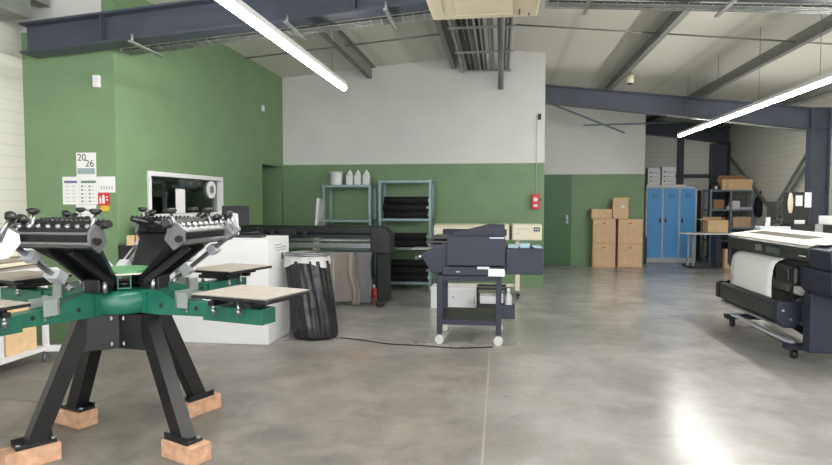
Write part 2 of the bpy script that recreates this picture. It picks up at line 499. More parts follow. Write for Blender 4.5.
# ------------------------------------------------------------------ ceiling air conditioner
t = thing('air_conditioner', 'cream ceiling air conditioner cassette hanging at the top of the view', 'air conditioner', (-.14, 4.80, 2.975))
O = (-.125, 4.83, 3.0)
B(O).box(-.56, .31, 4.4, 5.27, 3.0, 3.04, .012).build('front_panel', mat('aircon_cream', (212, 202, 176), .45), t)
B(O).box(-.5, .25, 4.46, 5.21, 3.04, 3.28).build('body', GALV, t)
b = B(O).box(-.36, .11, 4.55, 5.1, 2.994, 3.0, .002)
for i in range(16): b.box(-.35, .1, 4.57 + i * .033, 4.578 + i * .033, 2.99, 2.9945)
b.build('intake_grille', mat('aircon_grille', (194, 186, 164), .5), t)
for (xa, xb, ya, yb) in ((-.36, .11, 5.14, 5.2), (-.36, .11, 4.45, 4.51), (-.52, -.45, 4.55, 5.1), (.2, .27, 4.55, 5.1)):
    B(O).box(xa, xb, ya, yb, 2.993, 3.0, .002).build('air_flap', mat('aircon_flap', (206, 196, 172), .4), t)
b = B(O).box(.155, .165, 5.05, 5.2, 2.996, 3.0).box(.235, .245, 5.16, 5.22, 2.996, 3.0); b.build('indicator_light', CHAR, t)
for x in (-.45, .2):
    for y in (4.5, 5.15): B(O).cyl((x, y, 3.28), (x, y, roof(x) + .02), .006, n=6).build('hanger_rod', GALV, t)

t = thing('ceiling_detector', 'small cream cylinder hanging under the roof purlin above the storage wall', 'sensor', (2.18, 10.9, 3.44))
B().cyl((0, 0, .02), (0, 0, .16), .06, n=18).build('housing', CREAM, t)
B().cyl((0, 0, 0), (0, 0, .02), .045, n=18).build('sensor_cap', CHAR, t)
B().cyl((0, 0, .16), (0, 0, roof(2.18) - 3.44 + .02), .012, n=8).build('hanger_rod', GALV, t)
# ------------------------------------------------------------------ LED line lamps
def lamp(x, y0, y1, z, label):
    t = thing('pendant_lamp', label, 'lamp', (x, (y0 + y1) / 2, z), group='suspended led line lamps')
    O = (x, (y0 + y1) / 2, z)
    B(O).box(x - .03, x + .03, y0, y1, z + .016, z + .06).build('housing', WHITE, t)
    B(O).prism([(x - .028, z + .016), (x - .030, z + .0), (x - .022, z - .02), (x, z - .028), (x + .022, z - .02), (x + .030, z), (x + .028, z + .016)], 'y', y0, y1).build('diffuser', TUBE, t)
    n = max(2, int((y1 - y0) / 1.4))
    for i in range(n):
        y = y0 + .45 + (y1 - y0 - .9) * i / (n - 1)
        B(O).cyl((x, y, z + .08), (x, y, roof(x) - .002), .0035, n=6).build('suspension_wire', STEELG, t)
    return t
lamp(-1.66, .9, 6.42, 2.65, 'glowing white led line lamp hanging over the left side of the workshop')
lamp(3.25, 3.4, 11.8, 2.65, 'glowing white led line lamp hanging over the right side of the workshop')
lamp(-1.66, -3.6, .3, 2.65, 'unseen led line lamp added behind the camera to light the left side')  # added lamp out of view, continues the left row to light the room
lamp(3.25, -3.6, 2.8, 2.65, 'unseen led line lamp added behind the camera to light the right side')  # likewise added unseen, extra light from the right row

# ------------------------------------------------------------------ things on the office walls
t = thing('wall_calendar', 'white 2026 calendar page on the short green wall, topmost of the sheets', 'calendar', (-4.12, 5.648, 1.815))
O = (-4.12, 5.648, 1.815)
B(O).box(-4.226, -4.014, 5.641, 5.65, 1.69, 1.93).build('sheet', PAPER, t)
b = B(O).use(TEAL).box(-4.215, -4.025, 5.6395, 5.641, 1.715, 1.775); b.build('printed_band', TEAL, t)
MX = Matrix.Rotation(PI / 2, 4, 'X')
text_mesh('lettering', '20', .098, INK, Matrix.Translation((-.045, -.0085, .035)) @ MX, t)
text_mesh('lettering', '26', .098, INK, Matrix.Translation((.04, -.0085, -.025)) @ MX, t)
def sheet_of_lines(name, x0, x1, z0, z1, hdr, lcol, label, cols=2, rows=5, dot=None, y=5.65):
    t = thing(name, label, 'paper', ((x0 + x1) / 2, y, z0))
    O = ((x0 + x1) / 2, y, z0)
    B(O).box(x0, x1, y - .005, y, z0, z1).build('sheet', PAPER, t)
    b = B(O)
    if hdr: b.use(hdr).box(x0 + .02, x1 - .02, y - .0065, y - .005, z1 - .065, z1 - .04)
    for c in range(cols):
        xa = x0 + .02 + (x1 - x0 - .04) * c / cols
        for r in range(rows):
            z = z1 - .1 - (z1 - z0 - .13) * r / max(1, rows - 1)
            b.use(lcol).box(xa + .01, xa + (x1 - x0) / cols * .6, y - .0062, y - .005, z, z + .005)
            if dot: b.use(dot).box(xa, xa + .018, y - .0062, y - .005, z - .007, z + .011)
    b.build('printing', None, t); return t
sheet_of_lines('notice_sheet', -4.388, -4.207, 1.41, 1.69, PURP, INKG, 'white notice with a violet header band on the short green wall')
sheet_of_lines('notice_sheet', -4.203, -4.0, 1.41, 1.69, GRNI, INKG, 'white notice with a green header and list marks, below the 2026 page', dot=GRNI)
t = sheet_of_lines('notice_sheet', -3.996, -3.812, 1.53, 1.69, None, INKG, 'plain white sheet of columns at the outer corner of the green wall', cols=5, rows=6)
sheet_of_lines('notice_sheet', -4.243, -4.026, 1.20, 1.407, TEAL, INKG, 'lowest white notice on the short green wall, with a grey green band', cols=2, rows=3)
t = thing('extinguisher_sign', 'red square fire extinguisher sign with white symbols and a yellow strip below', 'sign', (-3.935, 5.647, 1.345))
O = (-3.935, 5.647, 1.345)
B(O).box(-3.998, -3.878, 5.641, 5.65, 1.40, 1.525).build('red_panel', RED, t)
B(O).box(-3.975, -3.88, 5.641, 5.65, 1.345, 1.398).build('yellow_panel', YELL, t)
b = B(O)
b.box(-3.982, -3.962, 5.639, 5.641, 1.42, 1.475).box(-3.980, -3.966, 5.639, 5.641, 1.48, 1.492).box(-3.95, -3.925, 5.639, 5.641, 1.42, 1.495).box(-3.943, -3.932, 5.639, 5.641, 1.495, 1.51)
b.box(-3.908, -3.89, 5.639, 5.641, 1.45, 1.462).box(-3.908, -3.89, 5.639, 5.641, 1.48, 1.492)
b.build('white_symbols', PAPER, t)
def sensor(loc, rz, label, m=WHITE, sc=1.):
    t = thing('wall_sensor', label, 'sensor', loc, rz)
    B().box(-.035 * sc, .035 * sc, -.045 * sc, 0, -.06 * sc, .06 * sc, .008).build('housing', m, t)
    B().box(-.02 * sc, .02 * sc, -.05 * sc, -.045 * sc, -.045 * sc, .0, .002).build('lens', WHITE if m is WHITE else CHAR, t)
sensor((-3.97, 5.65, 2.63), 0, 'small white motion sensor high on the short green wall')
sensor((-3.8, 9.46, 2.94), PI / 2, 'small white sensor high on the long green wall above the door recess', sc=.8)
sensor((.64, 10.4, 2.85), 0, 'small dark sensor on the white wall near its right end', CHAR, .8)
# window sign and card
t = thing('round_sign', 'round white sign with a dark emblem stuck on the right side of the office window', 'sign', (-3.836, 7.74, 1.60))
b = B().cyl((-.014, 0, 0), (.012, 0, 0), .115, n=28); b.build('disc', PAPER, t)
b = B().cyl((.012, 0, 0), (.0135, 0, 0), .062, n=24); b.build('emblem', INKG, t)
b = B()
for z in (-.03, -.005, .02): b.box(.0135, .0145, -.045, .045, z, z + .012)
b.build('emblem_lines', INK, t)
b = B().box(-.006, .006, -.1, .1, -.0, .29, .002)
solo('white_card', b, PAPER, 'tall white card standing on the sill in the middle of the office window', 'card', (-3.79, 6.86, 1.302))
# office furniture glimpsed through the window
b = B().box(-.2, .2, -1.2, 1.2, 0, .17, .004)
for y in (-.8, -.3, .2, .7): b.box(.2, .205, y, y + .42, .01, .16)
o = solo('wall_cabinet', b, mat('office_cabinet', (214, 214, 208), .5), 'pale wall cabinet seen through the office window at its top right', 'cabinet', (-5.6, 10.0, 1.62))
t = thing('office_desk', 'dark desk seen through the left half of the office window', 'desk', (-5.3, 7.6, 0))
B().box(-.4, .4, -.9, .9, .98, 1.02).build('desk_top', INTERD, t)
for x in (-.36, .36):
    for y in (-.85, .85): B().box(x - .025, x + .025, y - .025, y + .025, 0, .98).build('leg', CHAR, t)

# fire alarm on the rear wall
t = thing('fire_alarm_box', 'red fire alarm call point box at the right end of the green wall', 'alarm', (.585, 10.4, 1.32))
B().box(-.07, .07, -.07, 0, 0, .25, .01).build('housing', RED, t)
B().cyl((0, -.07, .16), (0, -.078, .16), .035).build('dial', WHITE, t)
B().box(-.03, .03, -.076, -.07, .04, .075).build('label_plate', WHITE, t)
B().box(.07, .1, -.05, -.02, .14, .17).build('side_lever', CHAR, t)
o = solo('conduit_pipe', B().cyl((0, 0, 0), (0, 0, 1.22), .005), LGREY, 'thin white conduit running up the wall above the red alarm box', 'pipe', (.6, 10.388, 1.58))

# ------------------------------------------------------------------ white counter block
t = thing('white_counter', 'tall white cabinet block standing behind the press beside the black bag', 'cabinet', (-2.8, 6.1, 0))
O = (-2.8, 6.1, 0)
B(O).box(-3.34, -2.29, 5.8, 6.42, .0, 1.055, .006).build('body', WHITE, t)
b = B(O)
for z in (.985, .955): b.box(-2.29, -2.2885, 6.0, 6.34 if z < .97 else 6.2, z, z + .012)
b.box(-2.29, -2.2885, 6.03, 6.3, .93, .94)
b.build('printed_lines', INKG, t)
b = B(O).box(-2.29, -2.288, 6.19, 6.235, .83, .90); b.build('printed_mark', INK, t)
b = B(O).box(-3.34, -2.29, 5.8, 6.42, 1.055, 1.07, .003); b.build('top_board', WHITE, t)
t = thing('monitor', 'black computer monitor standing on the white counter below the office window', 'monitor', (-2.80, 6.2, 1.07))
B().box(-.15, .15, -.012, .012, .12, .325, .004).build('screen', BLACK, t)
B().box(-.02, .02, .012, .03, 0, .2).build('stand', BLACK, t)
B().box(-.09, .09, -.06, .08, 0, .012, .003).build('foot', BLACK, t)
t = thing('hand_tool_tray', 'low dark tool tray lying on the right end of the white counter', 'tray', (-2.55, 6.0, 1.07))
B().box(-.14, .14, -.08, .08, 0, .03, .006).build('tray', CHAR, t)
B().cyl((-.1, -.02, .045), (.09, .03, .045), .015).build('tool_handle', BLACK, t)

# ------------------------------------------------------------------ vinyl cutter with long black beam
t = thing('roll_plotter', 'long black roll plotter on legs standing before the green wall', 'plotter', (-2.65, 8.45, 0))
O = (-2.65, 8.45, 0)
b = B(O).box(-3.72, -1.72, 8.3, 8.62, .985, 1.10, .02); b.build('beam_cover', BLACK, t)
b = B(O).box(-3.6, -1.7, 8.34, 8.6, .93, .985); b.build('beam_base', CHAR, t)
b = B(O)
b.prism([(-1.78, .72), (-1.5, .72), (-1.5, .98), (-1.58, 1.08), (-1.78, 1.10)], 'y', 8.28, 8.64, .012); b.build('end_housing', BLACK, t)
b = B(O).box(-3.62, -3.4, 8.28, 8.64, .72, 1.1, .015); b.build('end_housing', BLACK, t)
b = B(O).box(-3.4, -1.78, 8.28, 8.33, .79, .86, .008); b.build('media_rail', SILVER, t)
b = B(O).cyl((-3.4, 8.3, .90), (-1.78, 8.3, .90), .022); b.build('feed_roller', STEELG, t)
b = B(O).box(-3.4, -1.78, 8.3, 8.6, .70, .735, .004); b.build('lower_beam', BLACK, t)
for x in (-1.62, -3.5):
    b = B(O).box(x - .09, x + .09, 8.38, 8.54, .06, .73, .012); b.build('leg', BLACK, t)
    b = B(O).box(x - .05, x + .05, 8.1, 8.8, .02, .07, .01); b.build('foot', BLACK, t)
for i in range(6):
    x = -3.5 + i * .16
    b = B(O).box(x - .03, x + .03, 8.23, 8.3, .955, 1.04, .006).cyl((x, 8.2, .99), (x, 8.3, .99), .022); b.build('pinch_roller', CHAR, t)
b = B(O).box(-3.1, -2.9, 8.26, 8.3, .92, 1.07, .01); b.build('cutting_carriage', CHAR, t)
def drape(x0, x1, z0, z1, y, folds, amp, ph, skew=0.):
    def fn(u, v):
        z = z1 + (z0 - z1) * v
        x = x0 + (x1 - x0) * u + skew * v + .015 * S(9 * v + ph)
        return (x, y + amp * S(folds * 2 * PI * u + ph + 1.2 * v) * (.35 + .65 * v) - .03 * v, z)
    return fn
def cloth(name, x0, x1, z0, z1, y, folds, amp, ph, m, label, skew=0.):
    xm = (x0 + x1) / 2
    b = B((xm, y, z0)); b.sheet(drape(x0, x1, z0, z1, y, folds, amp, ph, skew), 48, 24)
    o = b.build(name, m, loc=(xm, y, z0)); tag(o, label, 'cloth')
    md = o.modifiers.new('thick', 'SOLIDIFY'); md.thickness = .006
    return o
cloth('draped_cloth', -2.62, -2.02, .05, .745, 8.22, 2, .006, .4, FABB, 'taupe cloth hanging from the long black plotter beside the black bag')
cloth('draped_cloth', -2.10, -1.99, .03, .745, 8.15, 1.6, .014, 1.2, FABB, 'narrow gathered taupe cloth fold between the wide taupe and the grey cloth', .1)
cloth('draped_cloth', -1.99, -1.76, .04, .745, 8.24, 1.2, .007, 2.2, FABG, 'grey cloth hanging from the right end of the long black plotter')
t = thing('spray_can', 'small red capped can on the floor behind the grey cloth by the plotter leg', 'can', (-1.86, 8.9, 0))
B().lathe((0, 0, 0), [(.035, 0), (.038, .01), (.038, .13), (.026, .15)]).build('can_body', RED, t)
B().lathe((0, 0, .15), [(.02, 0), (.02, .05)]).build('cap', WHITE, t)

# ------------------------------------------------------------------ bin bag on a wire stand
t = thing('bin_bag_stand', 'black plastic bin bag with clear rim on a wire stand beside the white counter', 'bin', (-2.012, 6.2, 0))
rings = [(.0, .20, .16), (.03, .225, .185), (.12, .235, .19), (.3, .232, .185), (.5, .225, .18), (.7, .222, .18), (.82, .222, .18)]
def bag_fn(u, v):
    t_ = 2 * PI * u; s = v * (len(rings) - 1); i = min(int(s), len(rings) - 2); q = s - i
    z = rings[i][0] * (1 - q) + rings[i + 1][0] * q
    rx = rings[i][1] * (1 - q) + rings[i + 1][1] * q; ry = rings[i][2] * (1 - q) + rings[i + 1][2] * q
    k = 1 + .035 * S(7 * t_ + 2.5 * z) + .03 * abs(S(8 * t_ - 1.5 * z)) + .02 * S(19 * t_ + 6 * z) + .03 * S(3 * t_ + 8 * z) * (1 - v)
    lean = .085 * (1 - z / .85)
    return (rx * k * Cc(t_) + lean, ry * k * S(t_), z + .004)
b = B().sheet(bag_fn, 140, 40); b.build('bag', BAG, t)
b = B().sheet(lambda u, v: ((.240 + .012 * S(9 * 2 * PI * u) - .01 * v) * Cc(2 * PI * u), (.190 + .01 * S(11 * 2 * PI * u)) * S(2 * PI * u), .785 + .03 * S(6 * PI * u) * (1 - v) + .09 * v + .006 * S(10 * PI * u)), 60, 4); b.build('folded_rim', BAGC, t)
b = B(); b.tube([(.25 * Cc(2 * PI * k / 28), .2 * S(2 * PI * k / 28), .885) for k in range(29)], .009); b.tube([(.225 * Cc(2 * PI * k / 28), .175 * S(2 * PI * k / 28), .90) for k in range(29)], .006); b.build('ring', STEELG, t)
b = B().sheet(lambda u, v: (.23 * (1 - v * .98) * Cc(2 * PI * u), .18 * (1 - v * .98) * S(2 * PI * u), .87 - .25 * v), 30, 4); b.build('bag_inside', BAG, t)
for x in (-.25, .25): B().cyl((x, .1, .885), (x, .2, .01), .008).build('stand_leg', STEELG, t)

# ------------------------------------------------------------------ steel shelving by the rear wall
def rack(x0, x1, y0, y1, zs, h, label, m=RACK, group=None, name='steel_shelf_rack', back=False):
    xm, ym = (x0 + x1) / 2, (y0 + y1) / 2
    t = thing(name, label, 'shelf', (xm, ym, 0), group=group); O = (xm, ym, 0)
    for x in (x0, x1):
        for y in (y0, y1):
            sx = 1 if x == x0 else -1; sy = 1 if y == y0 else -1
            b = B(O).box(min(x, x + sx * .045), max(x, x + sx * .045), min(y, y + sy * .003), max(y, y + sy * .003), 0, h)
            b.box(min(x, x + sx * .003), max(x, x + sx * .003), min(y, y + sy * .04), max(y, y + sy * .04), 0, h)
            b.build('upright', m, t)
    for z in zs:
        b = B(O).box(x0 + .004, x1 - .004, y0 + .004, y1 - .004, z - .006, z)
        b.box(x0 + .004, x1 - .004, y0 - .001, y0 + .003, z - .035, z + .002).box(x0 + .004, x1 - .004, y1 - .004, y1 - .001, z - .035, z)
        b.build('shelf_board', m, t)
    return t
rack(-2.93, -2.1, 9.85, 10.3, (.12, .67, 1.14, 1.72), 1.73, 'grey steel shelf rack with white bottles on top, behind the plotter')
rack(-1.98, -1.1, 9.85, 10.32, (.125, .69, 1.165, 1.79), 1.80, 'grey steel shelf rack holding black fabric rolls on the green wall')
t = thing('plastic_tub', 'round white plastic tub on the top shelf left of the pointed bottles', 'tub', (-2.735, 10.05, 1.7225))
B().lathe((0, 0, 0), [(.095, 0), (.1, .01), (.105, .2)]).build('tub_body', WHITE, t)
B().lathe((0, 0, .2), [(.11, 0), (.11, .02), (.1, .025)]).build('lid', WHITE, t)
bt = None
for i, (x, lb) in enumerate(((-2.505, 'white bottle with pointed cap standing next to the round tub'), (-2.365, 'white bottle with pointed cap in the middle of the top shelf three'), (-2.22, 'white bottle with pointed cap at the right end of the top shelf'))):
    if bt is None:
        bt = thing('pointed_bottle', lb, 'bottle', (x, 10.05, 1.7225), group='white pointed bottles on the top shelf')
        B().box(-.057, .057, -.057, .057, 0, .17, .012).build('bottle_body', WHITE, bt)
        B().lathe((0, 0, .17), [(.06, 0), (.045, .03), (.016, .07), (.008, .085)], 16).build('pointed_cap', PAPER, bt)
    else: dup(bt, (x, 10.05, 1.7225), None, lb)
# fabric rolls
rl = None
def roll(x, y, z, label, rz=0.):
    global rl
    if rl is None:
        rl = thing('fabric_roll', label, 'fabric roll', (x, y, z), rz, group='black fabric rolls on the steel rack')
        b = B(); r = .06
        b.use(FABK).cyl((-.37, 0, 0), (.36, 0, 0), r, n=32); b.build('fabric', None, rl)
        b = B().cyl((-.385, 0, 0), (.375, 0, 0), .02, n=12); b.build('core_tube', PAPER, rl)
    else: dup(rl, (x, y, z), rz, label)
for z0, cnt, shelf in ((1.165, 3, 'upper'), (.69, 2, 'middle'), (.125, 3, 'bottom')):
    nm = ['lowest', 'second', 'topmost'] if cnt == 3 else ['lower', 'upper']
    for k in range(cnt):
        dx = (.02, -.0, .025)[k]; 
        roll(-1.545 + dx - .01, 9.97, z0 + .061 + k * .1205, f'{nm[k]} black fabric roll in the front stack on the {shelf} shelf')
    for k in range(cnt - 1):
        roll(-1.56 + .015 * k, 10.16, z0 + .061 + k * .1205, f'{nm[k]} black fabric roll behind the front stack on the {shelf} shelf')
b = B().box(-.18, .18, -.2, .2, 0, .012, .002)
o = solo('paper_stack', b, PAPER, 'stack of white sheets jutting from the middle shelf beside the printer', 'paper', (-1.17, 9.72, .694)); o.rotation_euler = (0, 0, .03)
o.location = (-1.2, 9.66, .6935)
# leaning white board beside left rack
b = B().box(-.02, .02, -.15, .15, 0, 1.5, .003)
o = solo('leaning_board', b, PAPER, 'narrow white board leaning on the left side of the bottle rack', 'board', (-3.12, 9.95, .006)); o.rotation_euler = (0, R(5), 0)

# ------------------------------------------------------------------ cream plotter by the wall
t = thing('cream_plotter', 'cream wide format plotter on white legs standing at the green wall', 'plotter', (-.2, 9.4, 0))
O = (-.2, 9.4, 0)
b = B(O).prism([(9.25, .86), (9.6, .86), (9.6, 1.06), (9.5, 1.105), (9.3, 1.09), (9.25, 1.04)], 'x', -1.0, .14, .012); b.build('body', CREAM, t)
b = B(O).box(.18, .62, 9.23, 9.62, .86, 1.105, .02); b.build('control_housing', CREAM, t)
b = B(O).box(.14, .18, 9.28, 9.6, .88, 1.07); b.build('gap_plate', CHAR, t)
b = B(O).box(-.86, .10, 9.24, 9.26, .93, 1.03, .004); b.build('window_strip', NAVY, t)
b = B(O).box(.50, .59, 9.222, 9.232, 1.0, 1.06); b.build('control_panel', BLACK, t)
b = B(O).box(.515, .54, 9.219, 9.222, 1.02, 1.04).box(.55, .575, 9.219, 9.222, 1.02, 1.04); b.build('keys', WHITE, t)
b = B(O).box(.25, .42, 9.224, 9.231, 1.035, 1.042).box(.25, .29, 9.224, 9.231, .965, .972); b.build('printed_lines', INKG, t)
for x in (-.86, .27):
    b = B(O).box(x - .035, x + .035, 9.36, 9.5, .07, .86, .008); b.build('leg', CREAM, t)
    b = B(O).box(x - .03, x + .03, 9.1, 9.7, .05, .085, .006); b.build('foot', CHAR, t)
    for y in (9.13, 9.67): B(O).cyl((x - .012, y, .026), (x + .012, y, .026), .026).build('caster', BLACK, t)
b = B(O).box(-.83, .24, 9.41, 9.45, .14, .18); b.build('cross_bar', CREAM, t)

# ------------------------------------------------------------------ direct-to-garment printer and trolley
t = thing('printer_trolley', 'dark blue steel trolley with white casters carrying the boxy navy printer', 'trolley', (-.3, 6.42, 0))
O = (-.3, 6.42, 0)
tx0, tx1, ty0, ty1 = -.625, .02, 6.08, 6.78
for x in (tx0, tx1 - .055):
    for y in (ty0, ty1 - .055):
        B(O).box(x, x + .055, y, y + .055, .1, .70, .004).build('post', NAVY, t)
        xm, ym = x + .0275, y + .0275
        c = B(O); c.use(GALV).box(xm - .025, xm + .025, ym - .02, ym + .02, .085, .1).box(xm - .024, xm - .018, ym - .02, ym + .02, .03, .09).box(xm + .018, xm + .024, ym - .02, ym + .02, .03, .09)
        k = c.build('caster', None, t)
        B(O).cyl((xm - .008, ym - .032, .045), (xm + .008, ym + .0, .045), .045, n=20).cyl((xm - .009, ym - .034, .045), (xm + .009, ym + .002, .045), .015).build('wheel', mat('caster_wheel_grey', (196, 196, 192), .5), k)
b = B(O)
for y in (ty0, ty1 - .05): b.box(tx0 + .05, tx1 - .05, y + .003, y + .048, .645, .695)
for x in (tx0, tx1 - .055): b.box(x + .003, x + .05, ty0 + .05, ty1 - .05, .645, .695)
b.build('top_frame', NAVY, t)
b = B(O)
for y in (ty0, ty1 - .05): b.box(tx0 + .05, tx1 - .05, y + .004, y + .044, .2, .25)
for x in (tx0, tx1 - .055): b.box(x + .004, x + .05, ty0 + .05, ty1 - .05, .2, .25)
b.build('lower_frame', NAVY, t)
B(O).box(tx0 + .02, tx1 - .02, ty0 + .02, ty1 - .02, .25, .262).build('lower_shelf', BLACKM, t)
b = B(O).box(.021, .03, 6.1, 6.2, .27, .41).box(.03, .155, 6.1, 6.2, .27, .28).box(.03, .155, 6.1, 6.108, .28, .41).box(.03, .155, 6.192, 6.2, .28, .41).box(.147, .155, 6.108, 6.192, .28, .41); b.build('bottle_holder', NAVY, t)
t = thing('spray_bottle', 'pale grey bottle standing in the holder on the side of the trolley', 'bottle', (.09, 6.15, .28))
B().lathe((0, 0, 0), [(.035, 0), (.036, .01), (.036, .21), (.015, .25), (.014, .26)]).build('bottle_body', mat('grey_bottle', (170, 172, 176), .35), t)
B().lathe((0, 0, .26), [(.016, 0), (.014, .03)]).build('cap', WHITE, t)

t = thing('garment_printer', 'boxy navy garment printer with sloped lid and side tray, standing on the trolley', 'printer', (-.3, 6.4, .70))
O = (-.3, 6.4, .70)
b = B(O).box(-.57, .03, 6.06, 6.85, .70, .79, .01); b.build('base_unit', NAVY, t)
b = B(O).box(-.525, .055, 6.05, 6.09, .80, 1.095, .008); b.build('front_cover', NAVY, t)
b = B(O).box(-.5, .035, 6.09, 6.9, .79, 1.06, .01); b.build('chassis', CHAR, t)
b = B(O).prism([(-.52, 1.06), (.05, 1.06), (.05, 1.19), (-.12, 1.195), (-.2, 1.17), (-.5, 1.095)], 'y', 6.3, 6.86, .006); b.build('lid', NAVY, t)
b = B(O).prism([(-.80, .90), (-.57, 1.02), (-.5, 1.02), (-.5, .715), (-.68, .715)], 'y', 6.1, 6.5, .012); b.build('side_wing', NAVY, t)
b = B(O).box(-.74, -.52, 6.12, 6.7, 1.02, 1.045, .004).box(-.7, -.52, 6.15, 6.7, .98, 1.005).box(-.68, -.52, 6.12, 6.6, 1.06, 1.085, .004); b.build('platen_arm', CHAR, t)
b = B(O).cyl((-.85, 6.2, .86), (-.76, 6.2, .885), .018).cyl((-.86, 6.2, .857), (-.85, 6.2, .86), .022); b.build('lever', SILVER, t)
b = B(O).box(.065, .42, 6.05, 6.45, .722, .975, .008); b.build('side_tray', NAVY, t)
b = B(O).box(.03, .068, 6.1, 6.4, .74, .95); b.build('tray_hinge', CHAR, t)
b = B(O).box(-.11, .05, 6.045, 6.06, .70, .775, .003); b.build('warning_label', PAPER, t, label='white label plate low on the right front')
b = B(O).box(-.22, -.1, 6.045, 6.06, .77, .795); b.build('badge', LGREY, t)
b = B(O).box(-.43, -.39, 6.055, 6.062, .735, .745); b.build('small_badge', LGREY, t)
b = B(O).box(-.1, .045, 6.046, 6.06, 1.075, 1.088); b.build('trim_strip', LGREY, t)
for x in (-.5, -.06):
    b = B(O).cyl((x, 6.15, .70), (x, 6.15, .72), .02); b.build('foot', RUBBER, t)
# pale cartridges in the side tray
for i, (x, y, w, h, rz, lb) in enumerate(((.13, 6.2, .105, .03, .03, 'pale blue pouch lying at the left end of the navy side tray'), (.25, 6.22, .1, .042, -.05, 'pale blue pouch heaped in the middle of the navy side tray'), (.368, 6.2, .085, .022, .05, 'flat pale blue pouch at the right end of the navy side tray'))):
    b = B().box(-w / 2, w / 2, -.1, .1, 0, h, .009)
    o = solo('ink_pouch', b, PALEB, lb, 'pouch', (x, y, .976), 'pale pouches in the side tray'); o.rotation_euler = (0, 0, rz)
# low boxes behind the trolley
t = thing('storage_box', 'white low box on the floor behind the left side of the trolley', 'box', (-.62, 8.35, 0))
B().box(-.3, .3, -.2, .2, 0, .27, .006).build('box_body', WHITE, t); B().box(-.305, .305, -.205, .205, .25, .285, .004).build('lid', PAPER, t)
B().box(-.012, .012, -.205, -.2, .15, .17).build('latch', STEELG, t)
t = thing('storage_crate', 'black open crate on the floor behind the right side of the trolley', 'crate', (-.1, 8.0, 0))
b = B().box(-.19, .19, -.17, .17, 0, .02).box(-.19, .19, -.17, -.155, .02, .13).box(-.19, .19, .155, .17, .02, .13)
for x in (-.19, .175):
    b.box(x, x + .015, -.155, .155, .02, .13)
b.build('crate_body', BLACK, t)
b = B()
for x in (-.18, .18):
    for y in (-.16, .16): b.box(x - .01, x + .01, y - .01, y + .01, .12, .33)
b.box(-.19, .19, -.17, -.15, .31, .34).box(-.19, .19, .15, .17, .31, .34).box(-.19, -.17, -.15, .15, .31, .34).box(.17, .19, -.15, .15, .31, .34); b.build('frame', BLACK, t)
solo('carton', B().box(-.15, .15, -.14, .14, 0, .2, .004), WHITE, 'white carton sitting inside the black crate', 'box', (-.1, 8.0, .021))
b = B(); pts = []
for k in range(41):
    q = k / 40; x = -1.66 + 1.6 * q
    pts.append((x, 6.2 - .27 * S(q * PI * .7) + .02 * S(q * 14), .007))
b.tube(pts, .0055); o = b.build('floor_cord', RUBBER); tag(o, 'thin black cord lying on the floor from the bin bag to the trolley', 'cord')

# ------------------------------------------------------------------ cardboard boxes at the storage wall
def carton(name, x0, x1, y0, y1, z0, z1, label, m=CARD, group=None, flap=False, marks=True, cat='box'):
    xm, ym = (x0 + x1) / 2, (y0 + y1) / 2; t = thing(name, label, cat, (xm, ym, z0), group=group); O = (xm, ym, z0)
    B(O).box(x0, x1, y0, y1, z0, z1, .006).build('box_body', m, t)
    if marks:
        B(O).box(xm - .025, xm + .025, y0 - .003, y0, z0, z0 + .07).build('tape_end', TAPE, t); B(O).box(xm - .025, xm + .025, y0 - .003, y0, z1 - .07, z1).build('tape_end', TAPE, t)
        b = B(O).box(xm - .04, xm + .03, y0 - .003, y0 - .0005, z1 - .11, z1 - .08); b.build('printed_mark', CARDD, t)
        B(O).box(xm - .025, xm + .025, y0, y1, z1, z1 + .002).build('tape', TAPE, t)
    if flap:
        pass
    return t
G = 'cardboard boxes stacked at the green wall'
carton('cardboard_box', 2.04, 2.53, 13.9, 14.17, .0, .53, 'large cardboard box on the floor, bottom of the left stack by the green wall', group=G)
carton('cardboard_box', 2.04, 2.53, 13.9, 14.17, .533, 1.065, 'large cardboard box in the left stack, below the low flat box', group=G)
carton('cardboard_box', 2.585, 3.10, 13.9, 14.17, .0, .53, 'large cardboard box on the floor, bottom of the right stack by the green wall', group=G)
carton('cardboard_box', 2.585, 3.10, 13.9, 14.17, .533, 1.065, 'large cardboard box in the right stack, below the open tall box', group=G)
carton('cardboard_box', 2.0, 2.44, 13.88, 14.15, 1.068, 1.285, 'low cardboard box on top of the left stack by the green wall', group=G, marks=False)
t = carton('cardboard_box', 2.46, 2.79, 13.88, 14.15, 1.068, 1.50, 'tall cardboard box with white label on top of the right stack', group=G, marks=False)
B().box(.01, .08, -.139, -.136, .24, .31).build('white_label', PAPER, t)
B().prism([(-.165, .432), (.165, .432), (.2, .47), (-.13, .47)], 'y', -.137, -.13).build('flap', CARD, t)
B().prism([(.165, .432), (.17, .432), (.225, .47), (.22, .475)], 'y', -.13, .13).build('flap', CARDD, t)
b = B().box(-.09, .09, -.05, .05, 0, .62, .006)
solo('dark_panel_case', b, BLACK, 'narrow black case standing between the boxes and the blue lockers', 'case', (3.32, 14.9, 0))

